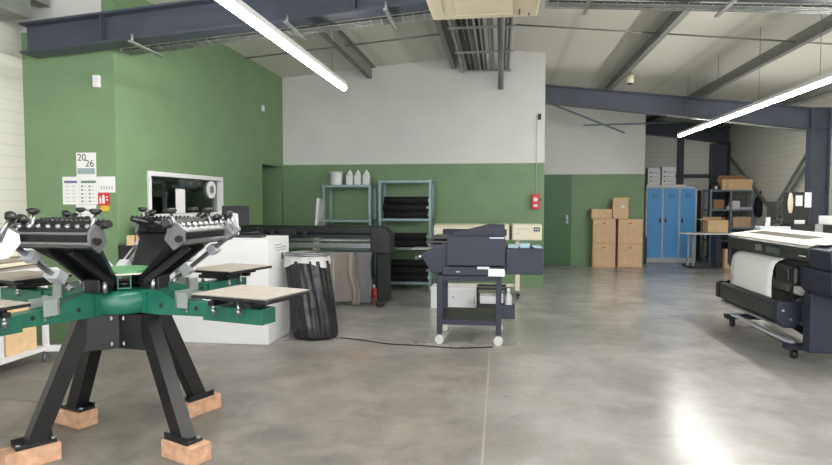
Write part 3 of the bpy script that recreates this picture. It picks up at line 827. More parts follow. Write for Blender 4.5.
# ------------------------------------------------------------------ blue lockers
t = thing('locker_cabinet', 'three door blue metal locker cabinet with light grey frame', 'locker', (4.03, 15.45, 0))
O = (4.03, 15.45, 0); lx0, lx1 = 3.45, 4.61
b = B(O).box(lx0, lx1, 15.22, 15.7, .0, 1.8, .004)
for i in range(4):
    x = lx0 + (lx1 - lx0 - .035) * i / 3; b.box(x, x + .035, 15.2, 15.22, .06, 1.8)
b.box(lx0, lx1, 15.2, 15.22, 1.765, 1.8).box(lx0, lx1, 15.2, 15.22, .06, .11); b.build('frame', LGREY, t)
for i in range(3):
    x = lx0 + .04 + (lx1 - lx0 - .035) * i / 3; xe = x + (lx1 - lx0 - .035) / 3 - .045
    d = B(O).box(x, xe, 15.19, 15.215, .115, 1.76, .004).build('door', BLUE, t)
    B(O).box(xe - .06 if i == 0 else x + .02, xe - .02 if i == 0 else x + .06, 15.17, 15.19, .95, 1.05, .004).build('handle', CHAR, d)
    b = B(O)
    for k in range(4): b.box(x + .1, xe - .1, 15.187, 15.19, 1.55 + k * .03, 1.558 + k * .03)
    b.build('vent_slots', CHAR, d)
for i, (xa, xb, z1, lb) in enumerate(((3.50, 3.78, 2.26, 'white carton with red marks on the lockers beside the wall edge'), (3.82, 4.13, 2.28, 'white carton with red marks on the lockers, right of its twin'))):
    t = thing('marked_carton', lb, 'box', ((xa + xb) / 2, 15.45, 1.8 if i == 0 else 1.858), group='white cartons on the lockers')
    O = ((xa + xb) / 2, 15.45, 1.8)
    if i == 0: zb = 1.86; 
    else: zb = 1.858
    t.location.z = zb; O = ((xa + xb) / 2, 15.45, zb)
    B(O).box(xa, xb, 15.25, 15.65, zb, z1, .004).build('box_body', WHITE, t)
    b = B(O)
    for k in range(3):
        z = zb + .07 + k * (z1 - zb - .1) / 3
        b.use(REDI).box(xa + .04, xa + .08, 15.246, 15.25, z, z + .035); b.use(INKG).box(xa + .1, xb - .05, 15.246, 15.25, z + .004, z + .016)
    b.build('printing', None, t)
    b = B(O)
    for k in (1, 2): b.box(xa, xb, 15.2475, 15.2505, zb + (z1 - zb) * k / 3, zb + (z1 - zb) * k / 3 + .004)
    b.build('seam_lines', INKG, t)
solo('flat_carton', B().box(-.15, .15, -.2, .2, 0, .06, .004), WHITE, 'low white carton under the left marked carton on the lockers', 'box', (3.62, 15.45, 1.8))
solo('folded_sheet', B().box(-.3, .3, -.2, .2, 0, .057, .015), PAPER, 'folded white sheet pile on the lockers under the right marked carton', 'paper', (4.09, 15.45, 1.8))

# ------------------------------------------------------------------ small table with open box
t = thing('white_table', 'white topped table with grey metal legs in front of the blue lockers', 'table', (4.6, 14.2, 0))
O = (4.6, 14.2, 0)
pl = [(3.95, 14.3), (4.02, 14.05), (4.2, 13.9), (5.25, 13.9), (5.25, 14.6), (4.2, 14.6), (4.02, 14.5)]
b = B(O).prism(pl, 'z', .735, .765, .004); b.build('tabletop', WHITE, t)
for x in (4.15, 4.26, 5.1): B(O).box(x - .02, x + .02, 14.22, 14.26, .03, .735).build('leg', GALV if x < 5 else CHAR, t)
B(O).box(4.1, 4.75, 13.95, 14.02, 0, .035, .004).build('base_bar', CHAR, t)
B(O).box(4.1, 4.16, 13.95, 14.5, 0, .035, .004).build('base_bar', CHAR, t)
b = B(O).box(4.66, 4.76, 13.98, 14.3, .03, .735); b.build('pedestal', CHAR, t)
t = thing('open_carton', 'open cardboard box with spread flap standing on the white table', 'box', (4.72, 14.25, .765))
b = B().box(-.21, .21, -.17, .17, 0, .012).box(-.21, .21, -.17, -.16, 0, .27).box(-.21, .21, .16, .17, 0, .27).box(-.21, -.2, -.16, .16, 0, .27).box(.2, .21, -.16, .16, 0, .27); b.build('box_body', CARDL, t)
M_ = Matrix.Translation((-.205, 0, .27)) @ Matrix.Rotation(R(8), 4, 'Y'); B().box(-.2, 0, -.165, .165, 0, .008, M=M_).build('flap', CARDL, t)
M_ = Matrix.Translation((0, .165, .27)) @ Matrix.Rotation(R(30), 4, 'X'); B().box(-.2, .2, 0, .13, 0, .008, M=M_).build('flap', CARDL, t)
M_ = Matrix.Translation((0, -.165, .27)) @ Matrix.Rotation(R(-25), 4, 'X'); B().box(-.2, .2, -.02, .0, 0, .008, M=M_).build('flap', CARD, t)
carton('cardboard_box', 4.83, 5.1, 13.95, 14.13, 0, .42, 'upright cardboard box on the floor under the white table', m=CARD)
b = B().box(-.15, .15, -.15, .15, 0, .35, .01); solo('dark_case', b, CHAR, 'dark grey case on the floor right of the box under the table', 'case', (5.35, 14.1, 0))

# ------------------------------------------------------------------ corner storage rack
rack(4.82, 5.78, 14.95, 15.45, (.1, .55, .85, 1.27, 1.72), 1.74, 'blue grey steel rack of boxes in the far right corner', m=RACKD, name='storage_rack')
b = B().box(-.022, .022, -.02, .02, 0, 1.7); solo('rack_post', b, RACKD, 'single grey post standing in the middle of the corner rack', 'post', (5.26, 14.9, 0))
t = thing('long_carton', 'long cardboard box with folded lid on top of the corner rack', 'box', (5.42, 15.15, 1.721))
B().box(-.33, .33, -.17, .17, 0, .24, .005).build('box_body', CARDL, t)
B().prism([(-.345, .25), (.3, .25), (.28, .34), (-.32, .34)], 'y', .08, .17).build('back_flap', CARDD, t)
B().box(-.335, .335, -.175, -.165, .15, .245).build('front_flap', CARDL, t)
B().box(-.25, -.19, -.179, -.175, .0, .24).build('tape', TAPE, t)
t = thing('power_tool_case', 'small dark machine with white label on the left top of the corner rack', 'tool', (4.98, 15.15, 1.721))
B().box(-.1, .1, -.1, .1, 0, .1, .015).build('housing', CHAR, t); B().tube([(-.09, 0, .09), (-.07, 0, .17), (.07, 0, .17), (.09, 0, .09)], .018).build('handle', BLACK, t); B().box(-.03, .03, -.103, -.1, .02, .09).build('white_label', PAPER, t)
carton('cardboard_box', 4.92, 5.15, 15.0, 15.3, 1.271, 1.5, 'small cardboard box on the upper shelf at the left of the corner rack', m=CARDD, marks=False)
t = thing('cable_coil', 'dark coil stored on the upper shelf between the boxes of the corner rack', 'coil', (5.2, 15.2, 1.2775)); B().tube([(.03 * 0 + .0, .09 * Cc(2 * PI * k / 20), .1 + .09 * S(2 * PI * k / 20)) for k in range(21)], .012).build('coil', RUBBER, t); B().box(-.015, .015, -.02, .02, .0, .03).build('tie', CHAR, t)
t = thing('tape_dispenser', 'white desk device on the upper shelf in the middle of the corner rack', 'device', (5.38, 15.1, 1.2715))
B().prism([(-.16, 0), (.12, 0), (.12, .2), (-.06, .2), (-.08, .06), (-.16, .04)], 'y', -.1, .1, .008).build('housing', WHITE, t); B().box(-.04, .12, -.1, .1, .2, .23, .006).build('lid', CHAR, t)
solo('white_binder', B().box(-.13, .13, -.12, .12, 0, .05, .004), WHITE, 'flat white pack on the upper shelf at the right of the corner rack', 'pack', (5.65, 15.12, 1.2715))
carton('cardboard_box', 4.95, 5.2, 15.0, 15.3, .851, 1.08, 'brown box on the middle shelf at the left of the corner rack', m=CARDD, marks=False)
carton('cardboard_box', 5.35, 5.75, 15.0, 15.35, .851, 1.10, 'wide cardboard box on the middle shelf at the right of the corner rack', m=CARD, marks=False)
t = thing('grey_bin', 'dark storage bin on the low shelf of the corner rack', 'bin', (5.05, 15.2, .551)); B().prism([(-.15, 0), (.15, 0), (.18, .22), (-.18, .22)], 'y', -.15, .15).build('bin_body', CHAR, t); B().box(-.19, .19, -.16, .16, .2, .225).build('rim', BLACK, t)
t = thing('black_backpack', 'black bag hanging on the right wall beside the corner rack', 'bag', (5.86, 14.85, 1.1))
B().lathe((-.02, 0, 0), [(.04, 0), (.09, .06), (.1, .2), (.08, .4), (.03, .5)]).build('bag_body', FABK, t); B().tube([(0, -.03, .48), (.02, 0, .6), (0, .03, .48)], .01).build('strap', BLACK, t)
solo('black_slab', B().box(-.2, .2, -.02, .02, 0, 1.72, .004), BLACK, 'black panel standing between the lockers and the corner rack', 'panel', (4.7, 15.75, 0)).location = (4.7, 15.86, 0)

# ------------------------------------------------------------------ wide format printer at the right wall
t = thing('wide_format_printer', 'large navy wide format printer with cream lid and white media at the right edge', 'printer', (3.0, 6.75, 0))
O = (3.0, 6.75, 0)
PY0, PY1 = 5.66, 7.56
# front cover: profile in (x, z)
b = B(O).prism([(2.66, .90), (2.63, 1.03), (2.68, 1.06), (3.12, 1.115), (3.15, .88)], 'y', PY0, PY1, .012); b.build('front_cover', CHAR, t)
b = B(O).prism([(2.66, 1.055), (2.69, 1.075), (3.14, 1.135), (3.16, 1.10), (3.12, 1.10)], 'y', PY0 - .02, PY1 + .01); b.build('top_lid', mat('printer_lid_cream', (198, 192, 182), .5), t)
b = B(O).prism([(2.80, 1.0895), (2.95, 1.1095), (2.95, 1.112), (2.80, 1.092)], 'y', PY0 + .4, PY1 - .2); b.build('lid_window', mat('lid_window_grey', (104, 99, 95), .25), t)
b = B(O).box(2.628, 2.648, 6.62, 6.74, .94, 1.0); b.build('logo_plate', mat('logo_grey', (112, 120, 120), .4), t)
b = B(O).box(2.626, 2.642, 6.2, 6.48, .94, .995)
b.box(2.624, 2.627, 6.22, 6.46, .965, .972); b.build('front_window', mat('window_dark_grey', (84, 88, 88), .2), t)
b = B(O).box(2.6265, 2.64, 5.7, 5.8, .955, .965); b.build('brand_strip', LGREY, t)
b = B(O).prism([(2.72, .66), (2.68, .74), (2.70, .90), (3.15, .90), (3.15, .62)], 'y', PY0, PY1 - .02, .012); b.build('print_bed', CHAR, t)
# near end housing
b = B(O).prism([(2.66, .87), (2.64, 1.03), (2.70, 1.06), (3.35, 1.13), (3.42, 1.0), (3.42, .84)], 'y', PY0 - .34, PY0, .016); b.build('end_housing', NAVY, t)
b = B(O).prism([(2.70, .63), (2.655, .69), (2.645, .855), (2.67, .87), (3.42, .87), (3.42, .63)], 'y', PY0 - .36, PY0 + .17, .014); b.build('lower_housing', NAVY, t)
b = B(O).prism([(2.70, .66), (2.66, .72), (2.66, .90), (2.72, 1.04), (3.3, 1.1), (3.3, .66)], 'y', PY1 - .02, PY1 + .05, .012); b.build('end_housing', CHAR, t)
b = B(O).box(2.76, 2.86, PY0 - .366, PY0 - .356, .72, .78); b.build('white_label', PAPER, t)
b = B(O).prism([(2.68, 1.075), (2.7, 1.085), (3.3, 1.155), (3.3, 1.14)], 'y', PY0 - .2, PY0 - .02); b.build('control_cover', mat('printer_lid_cream', (198, 192, 182)), t)
b = B(O).box(2.60, 2.68, PY0 + .17, 6.2, .68, .86, .03).box(2.585, 2.62, PY0 + .25, 6.1, .72, .83, .012); b.build('carriage_cap', BLACK, t)
# legs
b = B(O).box(2.67, 3.3, PY0 + .0, PY0 + .13, .12, .64, .01); b.build('leg', NAVY, t)
b = B(O).box(2.9, 3.2, PY1 - .25, PY1 - .17, .1, .66, .01); b.build('leg', BLACKM, t)
for y in (PY0 + .3, PY1 - .1):
    b = B(O).box(2.6, 3.45, y - .05, y + .05, .085, .14, .008); f_ = b.build('base_foot', NAVY, t)
    for x in (2.68, 3.35):
        b = B(O).cyl((x - .02, y, .042), (x + .02, y, .042), .042).box(x - .028, x + .028, y - .02, y + .02, .05, .088); b.build('caster', BLACK, t)
b = B(O).box(2.64, 2.69, PY0 + .3, PY1 - .1, .13, .155, .004); b.build('front_rail', LGREY, t)
b = B(O).box(2.92, 3.0, PY0 + .1, PY1 - .2, .17, .23, .004); b.build('stretcher', BLACKM, t)
b = B(O).box(2.95, 3.0, PY0 + .1, PY1 - .25, .25, .5, .004); b.build('back_panel', BLACKM, t)
# take-up unit
b = B(O).prism([(2.525, .35), (2.515, .49), (2.55, .515), (2.63, .50), (2.63, .33), (2.56, .31)], 'y', 6.0, 7.44, .012); b.build('take_up_trough', CHAR, t)
b = B(O).box(2.53, 2.57, 6.02, 7.4, .288, .31); b.build('trough_trim', SILVER, t)
b = B(O).prism([(2.50, .36), (2.50, .50), (2.54, .54), (2.70, .53), (2.72, .36), (2.66, .29), (2.56, .29)], 'y', 5.9, 6.0, .012); b.build('take_up_end', NAVY, t)
b = B(O).prism([(2.50, .34), (2.50, .50), (2.54, .53), (2.66, .51), (2.66, .31)], 'y', 7.44, 7.5, .01); b.build('take_up_end', BLACK, t)
b = B(O).cyl((2.55, 5.9, .45), (2.55, 5.89, .45), .012); b.build('screw', SILVER, t)
b = B(O).cyl((2.62, 5.9, .37), (2.62, 5.89, .37), .010); b.build('screw', SILVER, t)
b = B(O).bar((2.68, 5.95, .3), (2.95, 5.95, .13), .05, .06); b.build('support_arm', BLACKM, t)
b = B(O).bar((2.6, 7.47, .35), (2.9, 7.47, .13), .04, .05); b.build('support_arm', BLACKM, t)
b = B(O).bar((2.66, 5.97, .5), (2.9, 5.9, .66), .05, .05); b.build('support_arm', BLACKM, t)
b = B(O).bar((2.62, 7.47, .5), (2.95, 7.45, .66), .05, .05); b.build('support_arm', BLACKM, t)
b = B(O).tube([(2.72, 6.1, .66), (2.68, 6.06, .58), (2.68, 5.98, .5)], .008); b.build('cable', RUBBER, t)
b = B((3.0, 6.85, 0))
prof = [(2.78, .905), (2.70, .895), (2.64, .875), (2.605, .84), (2.59, .79), (2.58, .70), (2.578, .62), (2.58, .56), (2.58, .517)]
def media(u, v):
    s = v * (len(prof) - 1); i = min(int(s), len(prof) - 2); q = s - i
    return (prof[i][0] * (1 - q) + prof[i + 1][0] * q, 6.22 + (7.27 - 6.22) * u, prof[i][1] * (1 - q) + prof[i + 1][1] * q)
b.sheet(media, 8, 32); o = b.build('media_sheet', PAPER, loc=(3.0, 6.85, 0)); tag(o, 'wide white media sheet hanging out of the wide format printer', 'paper')
md = o.modifiers.new('thick', 'SOLIDIFY'); md.thickness = .003

# things behind the wide printer
t = thing('black_equipment', 'long low black machine on a stand behind the wide format printer', 'machine', (4.75, 9.35, 0))
O = (4.75, 9.35, 0)
B(O).box(4.07, 5.6, 9.2, 9.6, .95, 1.12, .01).build('body', BLACK, t)
B(O).box(4.36, 4.46, 9.18, 9.22, .98, 1.13, .006).build('clamp', SILVER, t)
for x in (4.15, 5.5): B(O).box(x - .03, x + .03, 9.35, 9.41, 0, .95).build('leg', CHAR, t)
B(O).box(4.1, 5.55, 9.3, 9.5, .0, .03).build('foot', CHAR, t)
t = thing('tool_board', 'small black pegboard stand holding white papers behind the wide format printer', 'board', (4.25, 9.42, 1.12))
O = (4.25, 9.42, 1.12)
b = B(O).box(4.04, 4.37, 9.4, 9.43, 1.1205, 1.58, .004); b.build('board', BLACK, t)
B(O).box(4.0, 4.2, 9.37, 9.4, 1.2, 1.24).box(4.02, 4.06, 9.36, 9.4, 1.27, 1.31).build('hook_bar', BLACK, t)
def pap(x0, x1, z0, z1, y, label, m=PAPER, tilt=0.):
    b = B().box(-(x1 - x0) / 2, (x1 - x0) / 2, -.003, 0, 0, z1 - z0, .001)
    o = solo('pinned_paper', b, m, label, 'paper', ((x0 + x1) / 2, y, z0)); o.rotation_euler = (0, tilt, 0); return o
b = B().lathe((0, 0, 0), [(.03, 0), (.045, .06), (.055, .2), (.045, .27), (.034, .3), (.036, .33), (.014, .36)], 14)
o = solo('cloth_glove', b, mat('glove_cream', (200, 188, 172), .85), 'cream glove hanging on the left of the black pegboard', 'glove', (4.12, 9.335, 1.25)); o.scale = (.72, .3, .8); o.location = (4.11, 9.37, 1.28)
pap(4.19, 4.28, 1.38, 1.53, 9.398, 'white paper pinned in the middle of the black pegboard')
pap(4.31, 4.40, 1.36, 1.575, 9.398, 'tall white paper at the right edge of the black pegboard')
pap(4.18, 4.32, 1.125, 1.18, 9.398, 'small white paper low on the black pegboard')
t = thing('paper_stack_box', 'white box of paper at the right edge on the long black machine', 'box', (4.85, 9.4, 1.1205))
B().box(-.28, .28, -.14, .14, 0, .12, .004).build('box_body', PAPER, t); B().box(-.1, .285, -.145, .145, .12, .14, .004).build('lid', CREAM, t)
t = thing('printer_stand_arm', 'white lamp arm base standing behind the left end of the wide printer', 'arm', (3.75, 9.3, 0))
B().prism([(-.07, 0), (.02, 0), (.06, 1.22), (.02, 1.22)], 'y', -.03, .03).build('upright', WHITE, t)
B().box(-.1, .3, -.1, .1, 1.05, 1.09, .006).build('shelf', LGREY, t)

# ------------------------------------------------------------------ screen printing press
HX, HY = -2.24, 3.38
press = thing('screen_printing_press', 'green and black screen printing carousel press standing on wooden blocks', 'press', (HX, HY, 0))
def rotz(a): return Matrix.Rotation(a, 4, 'Z')
legs = [((-.29, -.40), None), ((.49, -.225), None), ((.20, .48), None), ((-.46, .17), None)]
lang = [math.atan2(p[1], p[0]) for p, _ in legs]
order = [1, 2, 3, 0]
b = B()
star = []
for k, i in enumerate(order):
    a = lang[i]; w = .036
    for s in (-1, 1):
        star.append((.25 * Cc(a) - s * w * S(a) * -1 * -1, .25 * S(a) + s * w * Cc(a)))
    an = lang[order[(k + 1) % 4]]
    if an < a: an += 2 * PI
    m_ = (a + an) / 2; star.append((.105 * Cc(m_), .105 * S(m_)))
b.prism(star, 'z', .575, .785, .004); b.build('base_bracket', BLACKM, press)
m_ = (lang[0] + 2 * PI + lang[1] + 2 * PI) / 2 if lang[0] < 0 else (lang[0] + lang[1]) / 2
mid = (lang[0] + lang[1]) / 2
for s in (-1, 1):
    for z in (.605, .755):
        a = mid + s * .34
        p = Vector((.118 * Cc(a), .118 * S(a), z)); d = Vector((Cc(mid), S(mid), 0))
        B().cyl(p - d * .03, p + d * .012, .013, n=8).build('bolt', SILVER, press)
for i, ((lx, ly), _) in enumerate(legs):
    a = lang[i]; rr = math.hypot(lx, ly); u = Vector((Cc(a), S(a), 0)); n_ = Vector((-S(a), Cc(a), 0))
    b = B(); w = .042
    p0 = Vector((0, 0, .785)) + u * .215; p1 = Vector((0, 0, .118)) + u * rr
    hw = .05
    v = []
    for p in (p0, p1):
        for s, q in ((-1, -1), (1, -1), (1, 1), (-1, 1)): v.append(p + n_ * s * w + u * q * hw)
    b._add(v, [(0, 3, 2, 1), (4, 5, 6, 7), (0, 1, 5, 4), (1, 2, 6, 5), (2, 3, 7, 6), (3, 0, 4, 7)])
    lg = b.build('leg', BLACKM, press)
    M_ = Matrix.Translation((lx, ly, 0)) @ rotz(a)
    b = B().box(-.10, .10, -.05, .05, .102, .118, .002, M=M_).box(-.10, .10, -.055, -.045, .102, .14, M=M_); b.build('foot_plate', BLACKM, lg)
    b = B()
    for sx in (-.085, .085): b.cyl(M_ @ Vector((sx, .03, .118)), M_ @ Vector((sx, .03, .128)), .012, n=8)
    b.build('foot_bolt', SILVER, lg)
LB = ('wooden block under the press leg nearest the left edge of the view', 'wooden block under the front right press leg', 'wooden block under the far right press leg', 'wooden block under the far left press leg')
for i, ((lx, ly), _) in enumerate(legs):
    b = B().box(-.135, .135, -.065, .065, 0, .101, .004)
    for sx in (-.1, .1): b.use(WOOD)
    o = solo('wooden_block', b, WOOD, LB[i], 'block', (HX + lx + .02 * Cc(lang[i]), HY + ly + .02 * S(lang[i]), 0), 'wooden blocks under the press'); o.rotation_euler = (0, 0, lang[i])
# carousel
b = B().lathe((0, 0, 0), [(.21, .79), (.22, .80), (.22, .90), (.20, .915), (.11, .92), (.11, .93)], 32)
b.build('carousel_hub', PRESSG, press)
b = B().cyl((0, 0, .93), (0, 0, .97), .1, n=24); b.build('hub_bearing', BLACKM, press)
PA = [R(-15.5), R(74.5), R(164.5), R(254.5)]
for a in PA:
    M_ = rotz(a)
    b = B()
    poly = [(.17, .785), (.17, .925), (.30, .925), (.47, .872), (.74, .868), (.74, .80), (.30, .785)]
    b.use(PRESSG).prism(poly, 'y', -.045, .045, .004, M=M_)
    b.box(.2, .24, -.06, .06, .79, .92, M=M_)
    b.use(INTERD)
    for x in (.34, .50, .60):
        for s in (-1, 1): b.cyl(M_ @ Vector((x, s * .0445, .84)), M_ @ Vector((x, s * .0462, .84)), .013, n=12)
    b.use(SILVER)
    for x in (.535,):
        for z in (.82, .853):
            for s in (-1, 1): b.cyl(M_ @ Vector((x, s * .0445, z)), M_ @ Vector((x, s * .049, z)), .008, n=8)
    arm = b.build('carousel_arm', None, press)
    M2 = M_ @ Matrix.Translation((0, 0, -.018))
    b = B().box(.66, 1.06, -.06, .06, .80, .885, .004, M=M2); b.build('arm_end', PRESSG, arm)
    b = B().box(.46, .475, -.06, .06, .855, .95, M=M2).box(.46, .55, -.06, -.053, .855, .94, M=M2).box(.46, .55, .053, .06, .855, .94, M=M2); b.build('stop_bracket', mat('bracket_grey', (150, 160, 156), .4, .3), arm)
    b = B().box(.76, 1.12, -.10, .10, .918, .946, .003, M=M2).box(.77, .81, -.14, .14, .90, .925, M=M2).box(.99, 1.03, -.12, .12, .90, .925, M=M2).box(.86, 1.0, -.05, .05, .885, .92, M=M2); b.build('platen_bracket', BLACKM, arm)
    for x, y in ((.79, -.12), (.79, .12), (.94, -.1)):
        B().cyl(M2 @ Vector((x, y, .85)), M2 @ Vector((x, y, .93)), .009, n=8).cyl(M2 @ Vector((x, y, .86)), M2 @ Vector((x, y, .885)), .014, n=8).build('levelling_bolt', SILVER, arm)
    b = B(); b.use(BLACKM).box(.71, 1.19, -.20, .20, .946, .962, .004, M=M2); b.use(PLATTOP).box(.712, 1.188, -.198, .198, .962, .968, .002, M=M2)
    b.build('platen', None, press)
# upper carousel column and tray
b = B().box(-.037, -.03, -.17, .17, .93, 1.012).box(.03, .037, -.17, .17, .93, 1.012).box(-.03, .03, -.17, .17, 1.004, 1.012).box(-.03, .03, -.17, .17, .93, .938)
b.xf(rotz(R(-56 + 90))); b.build('column', PRESSG, press)
b = B(); n = 8; b.use(PRESSL).prism([(.19 * Cc(2 * PI * k / n + .2), .19 * S(2 * PI * k / n + .2)) for k in range(n)], 'z', 1.02, 1.035); b.use(CREAM).prism([(.195 * Cc(2 * PI * k / n + .2), .195 * S(2 * PI * k / n + .2)) for k in range(n)], 'z', 1.012, 1.02)
b.build('top_tray', None, press)
# print heads: four, a quarter turn apart
HA = [R(-94 + 90 * k) for k in range(4)]
TI = R(36)
mat('white_metal', (182, 184, 188), .35)
for hi, a in enumerate(HA):
    R3 = rotz(a).to_3x3()
    M_ = rotz(a) @ Matrix.Translation((.12, 0, .965)) @ Matrix.Rotation(-TI, 4, 'Y')
    hd = B().prism([(.03, -.07), (.36, -.19), (.46, -.225), (.46, .225), (.36, .19), (.03, .07)], 'z', -.02, .005, .004, M=M_).build('print_head', BLACKM, press)
    b = B().box(-.05, .08, -.05, .05, -.03, .05, .006, M=rotz(a) @ Matrix.Translation((.19, 0, .95))); b.build('head_pivot', BLACKM, hd)
    for s in (-1, 1): B().cyl(rotz(a) @ Vector((.24, s * .062, .92)), rotz(a) @ Vector((.24, s * .062, .985)), .013, n=8).build('pivot_bolt', SILVER, hd)
    for s in (-1, 1): B().box(.06, .42, s * .07 - .013, s * .07 + .013, -.06, -.02, .004, M=M_).build('arm_rib', BLACK, hd)
    # clamp bar with end caps, silver lip, studs
    b = B(); b.prism([(.44, -.045), (.50, -.05), (.54, -.015), (.53, .035), (.48, .045), (.43, .02)], 'y', -.235, .235, .004, M=M_)
    cb = b.build('clamp_bar', BLACKM, hd)
    for s in (-1, 1): B().prism([(.43, -.06), (.51, -.065), (.552, -.01), (.54, .045), (.475, .058), (.42, .02)], 'y', min(s * .235, s * .252), max(s * .235, s * .252), .003, M=M_).build('end_cap', mat('cap_grey', (104, 106, 108), .4, .3), cb)
    B().box(.485, .515, -.24, .24, -.062, -.048, M=M_).build('edge_strip', SILVER, cb)
    B().box(.535, .545, -.23, .23, -.02, -.008, M=M_).build('edge_strip', STEELG, cb)
    b = B()
    for k in range(8):
        y = -.205 + .0586 * k; b.cyl(M_ @ Vector((.518, y, .03)), M_ @ Vector((.542, y, .038)), .011, n=8)
    o = b.build('studs', SILVER, cb); o['kind'] = 'stuff'
    # rear brush-like spring bar
    b = B().box(.42, .455, -.2, .2, .09, .125, M=M_)
    for k in range(14): b.cyl(M_ @ Vector((.437, -.19 + k * .029, .12)), M_ @ Vector((.437, -.19 + k * .029, .145)), .009, n=6)
    for y in (-.15, .15): b.box(.43, .45, y - .015, y + .015, .02, .1, M=M_)
    b.build('spring_bar', BLACK, hd)
    b = B().tube([M_ @ Vector(p) for p in ((.47, -.19, .06), (.40, -.19, .15), (.43, -.1, .10), (.43, .1, .10), (.40, .19, .15), (.47, .19, .06))], .007); b.build('wire_handle', SILVER, hd)
    # side rails with white micro-registration blocks
    for s in (-1, 1):
        # tall knobs on the clamp bar
        p = M_ @ Vector((.48, s * .18, .045)); q = p + Vector((0, 0, .085)) + R3 @ Vector((-.03, s * .01, 0))
        B().cyl(p, q, .009, n=8).build('knob_stem', SILVER, cb)
        B().cyl(q, q + Vector((0, 0, .018)), .018, .034, n=14).cyl(q + Vector((0, 0, .018)), q + Vector((0, 0, .03)), .034, .022, n=14).build('knob', BLACK, cb)
        p = M_ @ Vector((.49, s * .25, .06)); q = p + R3 @ Vector((.01, s * .05, .02))
        B().cyl(p, q, .012, .022, n=10).build('side_knob', BLACK, cb)
        p = M_ @ Vector((.5, s * .25, -.02)); q = p + R3 @ Vector((.02, s * .035, -.01))
        B().cyl(p, q, .012, .02, n=10).build('side_knob', BLACK, cb)
        y = s * .21; near = (hi == 0 and s > 0) or (hi == 1 and s < 0)
        if near: continue
        SM = SILVER; WM = MATS['white_metal']
        r_ = B().box(.03, .61, y - .011, y + .011, -.075, -.05, .003, M=M_).build('side_rail', SM, hd)
        B().cyl(M_ @ Vector((.08, y + s * .035, -.05)), M_ @ Vector((.6, y + s * .035, -.05)), .008, n=8).build('guide_rod', SM, r_)
        B().box(.13, .20, y - .025, y + .045, -.09, -.03, .004, M=M_).build('slide_block', WM, r_)
        B().box(.36, .41, y - .025, y + .045, -.09, -.035, .004, M=M_).build('slide_block', WM, r_)
        B().box(.51, .57, y - .03, y + .03, -.08, .0, .004, M=M_).build('slide_block', STEELG, r_)
        for (u_, w_, h_) in ((.60, -.03, .06), (.53, .0, .06)):
            B().cyl(M_ @ Vector((u_, y, w_ - .04)), M_ @ Vector((u_, y, w_ + h_)), .009, n=8).build('knob_stem', SILVER, r_)
            B().cyl(M_ @ Vector((u_, y, w_ + h_)), M_ @ Vector((u_, y, w_ + h_ + .022)), .02, .032, n=12).cyl(M_ @ Vector((u_, y, w_ + h_ + .022)), M_ @ Vector((u_, y, w_ + h_ + .034)), .032, .02, n=12).build('knob', BLACK, r_)
M_ = rotz(HA[1]) @ Matrix.Translation((.12, 0, .965)) @ Matrix.Rotation(-TI, 4, 'Y')
B().prism([(.50, -.06), (.56, -.08), (.63, .03), (.60, .06), (.55, .04)], 'y', .256, .264, M=M_).build('end_plate', WHITE, press, label='white angled plate on the right hand head')
M_ = Matrix.Translation((-.185, -.65, 1.215)) @ Matrix.Rotation(R(32), 4, 'Z')
B().prism([(-.05, -.07), (.0, -.06), (.05, .01), (.045, .055), (.0, .085), (-.03, .01)], 'y', -.002, .002, M=M_).build('paper_tag', PAPER, press, label='white paper tag hanging on the left head')
# ------------------------------------------------------------------ cart with cartons, left edge
t = thing('white_cart', 'white metal trolley with casters at the left edge behind the press', 'trolley', (-4.3, 4.6, 0))
O = (-4.3, 4.6, 0); cx0, cx1, cy0, cy1 = -4.66, -4.02, 3.9, 4.95
for x in (cx0, cx1 - .04):
    for y in (cy0, cy1 - .04):
        B(O).box(x, x + .04, y, y + .04, .1, .88, .003).build('post', WHITE, t)
        B(O).cyl((x + .005, y + .02, .038), (x + .035, y + .02, .038), .038).box(x + .01, x + .03, y + .01, y + .03, .04, .1).build('caster', STEELG, t)
for z in (.14, .86): B(O).box(cx0 + .005, cx1 - .005, cy0 + .005, cy1 - .005, z - .035, z).build('shelf', WHITE, t)
B(O).bar((cx1 - .02, cy1 - .02, .12), (cx1 + .3, cy1 + .05, .12), .05, .05).build('brake_bar', WHITE, t)
for (y0, y1, m, h, lb, nm) in ((3.98, 4.16, CARDL, .36, 'tan carton at the near end of the white trolley shelf', 'carton'), (4.2, 4.34, BLACK, .4, 'black box between cartons on the white trolley shelf', 'box'), (4.36, 4.5, WHITE, .34, 'small white box on the white trolley shelf', 'box'), (4.52, 4.86, CARDL, .38, 'wide tan carton at the far end of the white trolley shelf', 'carton')):
    b = B().box(-.2, .2, -(y1 - y0) / 2, (y1 - y0) / 2, 0, h, .004)
    o = solo('stored_carton', b, m, lb, 'box', (-4.27, (y0 + y1) / 2, .141))
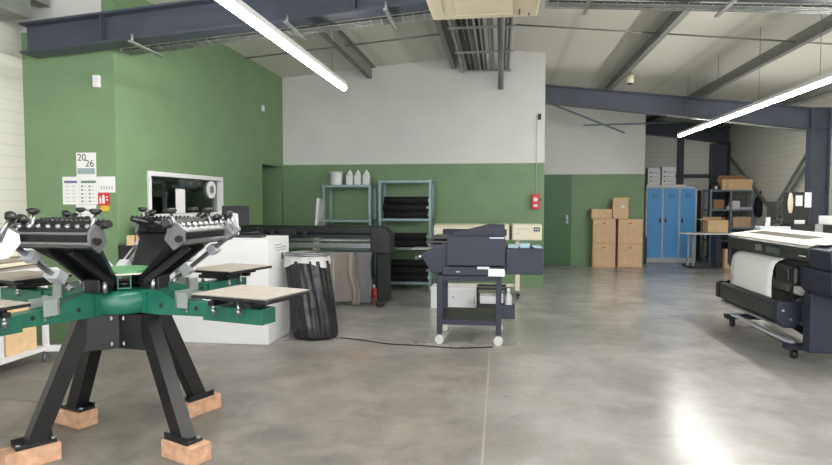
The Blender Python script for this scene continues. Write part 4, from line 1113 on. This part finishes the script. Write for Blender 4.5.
# stacked print frames and boards on the cart
for i, (dz, m, dx, lb) in enumerate(((0, PLATTOP, 0, 'lowest pale board on top of the white trolley'), (.035, CREAM, .03, 'cream board in the middle of the stack on the white trolley'), (.07, PLATTOP, -.02, 'topmost pale board on the white trolley'))):
    b = B().box(-.3, .3, -.45, .45, 0, .03, .004); o = solo('print_board', b, m, lb, 'board', (-4.34 + dx, 4.42, .861 + dz), 'pale boards stacked on the white trolley'); o.rotation_euler = (0, 0, dx)
t = thing('garment_pile', 'pile of folded cream garments on the boards at the left edge', 'garments', (-4.36, 4.45, .963))
for k in range(4):
    b = B().box(-.24 + .01 * k, .24 - .012 * k, -.32 + .008 * k, .32 - .01 * k, .0 + k * .045, .044 + k * .045, .018); b.build('folded_garment', mat('cream_cloth', (214, 206, 186), .9), t)
# black speaker-like case with cartons, behind the press
t = thing('shelf_unit', 'dark low cabinet standing against the green wall behind the press', 'cabinet', (-3.58, 5.8, 0))
O = (-3.58, 5.8, 0)
B(O).box(-3.77, -3.37, 5.62, 6.1, 0, .985, .005).build('body', CHAR, t)
B(O).box(-3.775, -3.365, 5.61, 6.11, .985, 1.0).build('top', CHAR, t)
t = thing('black_machine', 'upright black machine with rounded top behind the press', 'machine', (-3.6, 5.85, 1.0))
b = B().box(-.11, .11, -.05, .09, .0, .25, .025); b.build('housing', BLACK, t); B().box(-.06, .06, -.056, -.05, .03, .1).build('panel', CHAR, t)
for i, (x, y, h, m, lb) in enumerate(((-3.66, 5.68, .1, CARDL, 'small tan carton in front of the upright black machine'), (-3.55, 5.67, .13, CARD, 'taller tan carton in front of the upright black machine'))):
    solo('small_carton', B().box(-.04, .04, -.04, .04, 0, h, .003), m, lb, 'box', (x, y, 1.0))
solo('red_container', B().box(-.07, .07, -.05, .05, 0, .07, .01), RED, 'red flat container on the white counter behind the press heads', 'container', (-3.18, 5.95, 1.07))
# floor mat
b = B().box(-.62, .62, -.22, .22, 0, .008); o = solo('rubber_mat', b, MATM, 'grey ribbed rubber mat on the floor behind the press', 'mat', (-3.45, 4.13, 0)); o.rotation_euler = (0, 0, R(-4))

# ------------------------------------------------------------------ light
w = bpy.data.worlds.new('daylight'); scene.world = w; w.use_nodes = True
bg = w.node_tree.nodes['Background']; bg.inputs['Color'].default_value = (.92, .96, 1.0, 1); bg.inputs['Strength'].default_value = 1.9
scene.view_settings.view_transform = 'Standard'; scene.view_settings.look = 'None'
scene.view_settings.gamma = 1.0; scene.view_settings.use_curve_mapping = False
scene.view_settings.exposure = 1.2
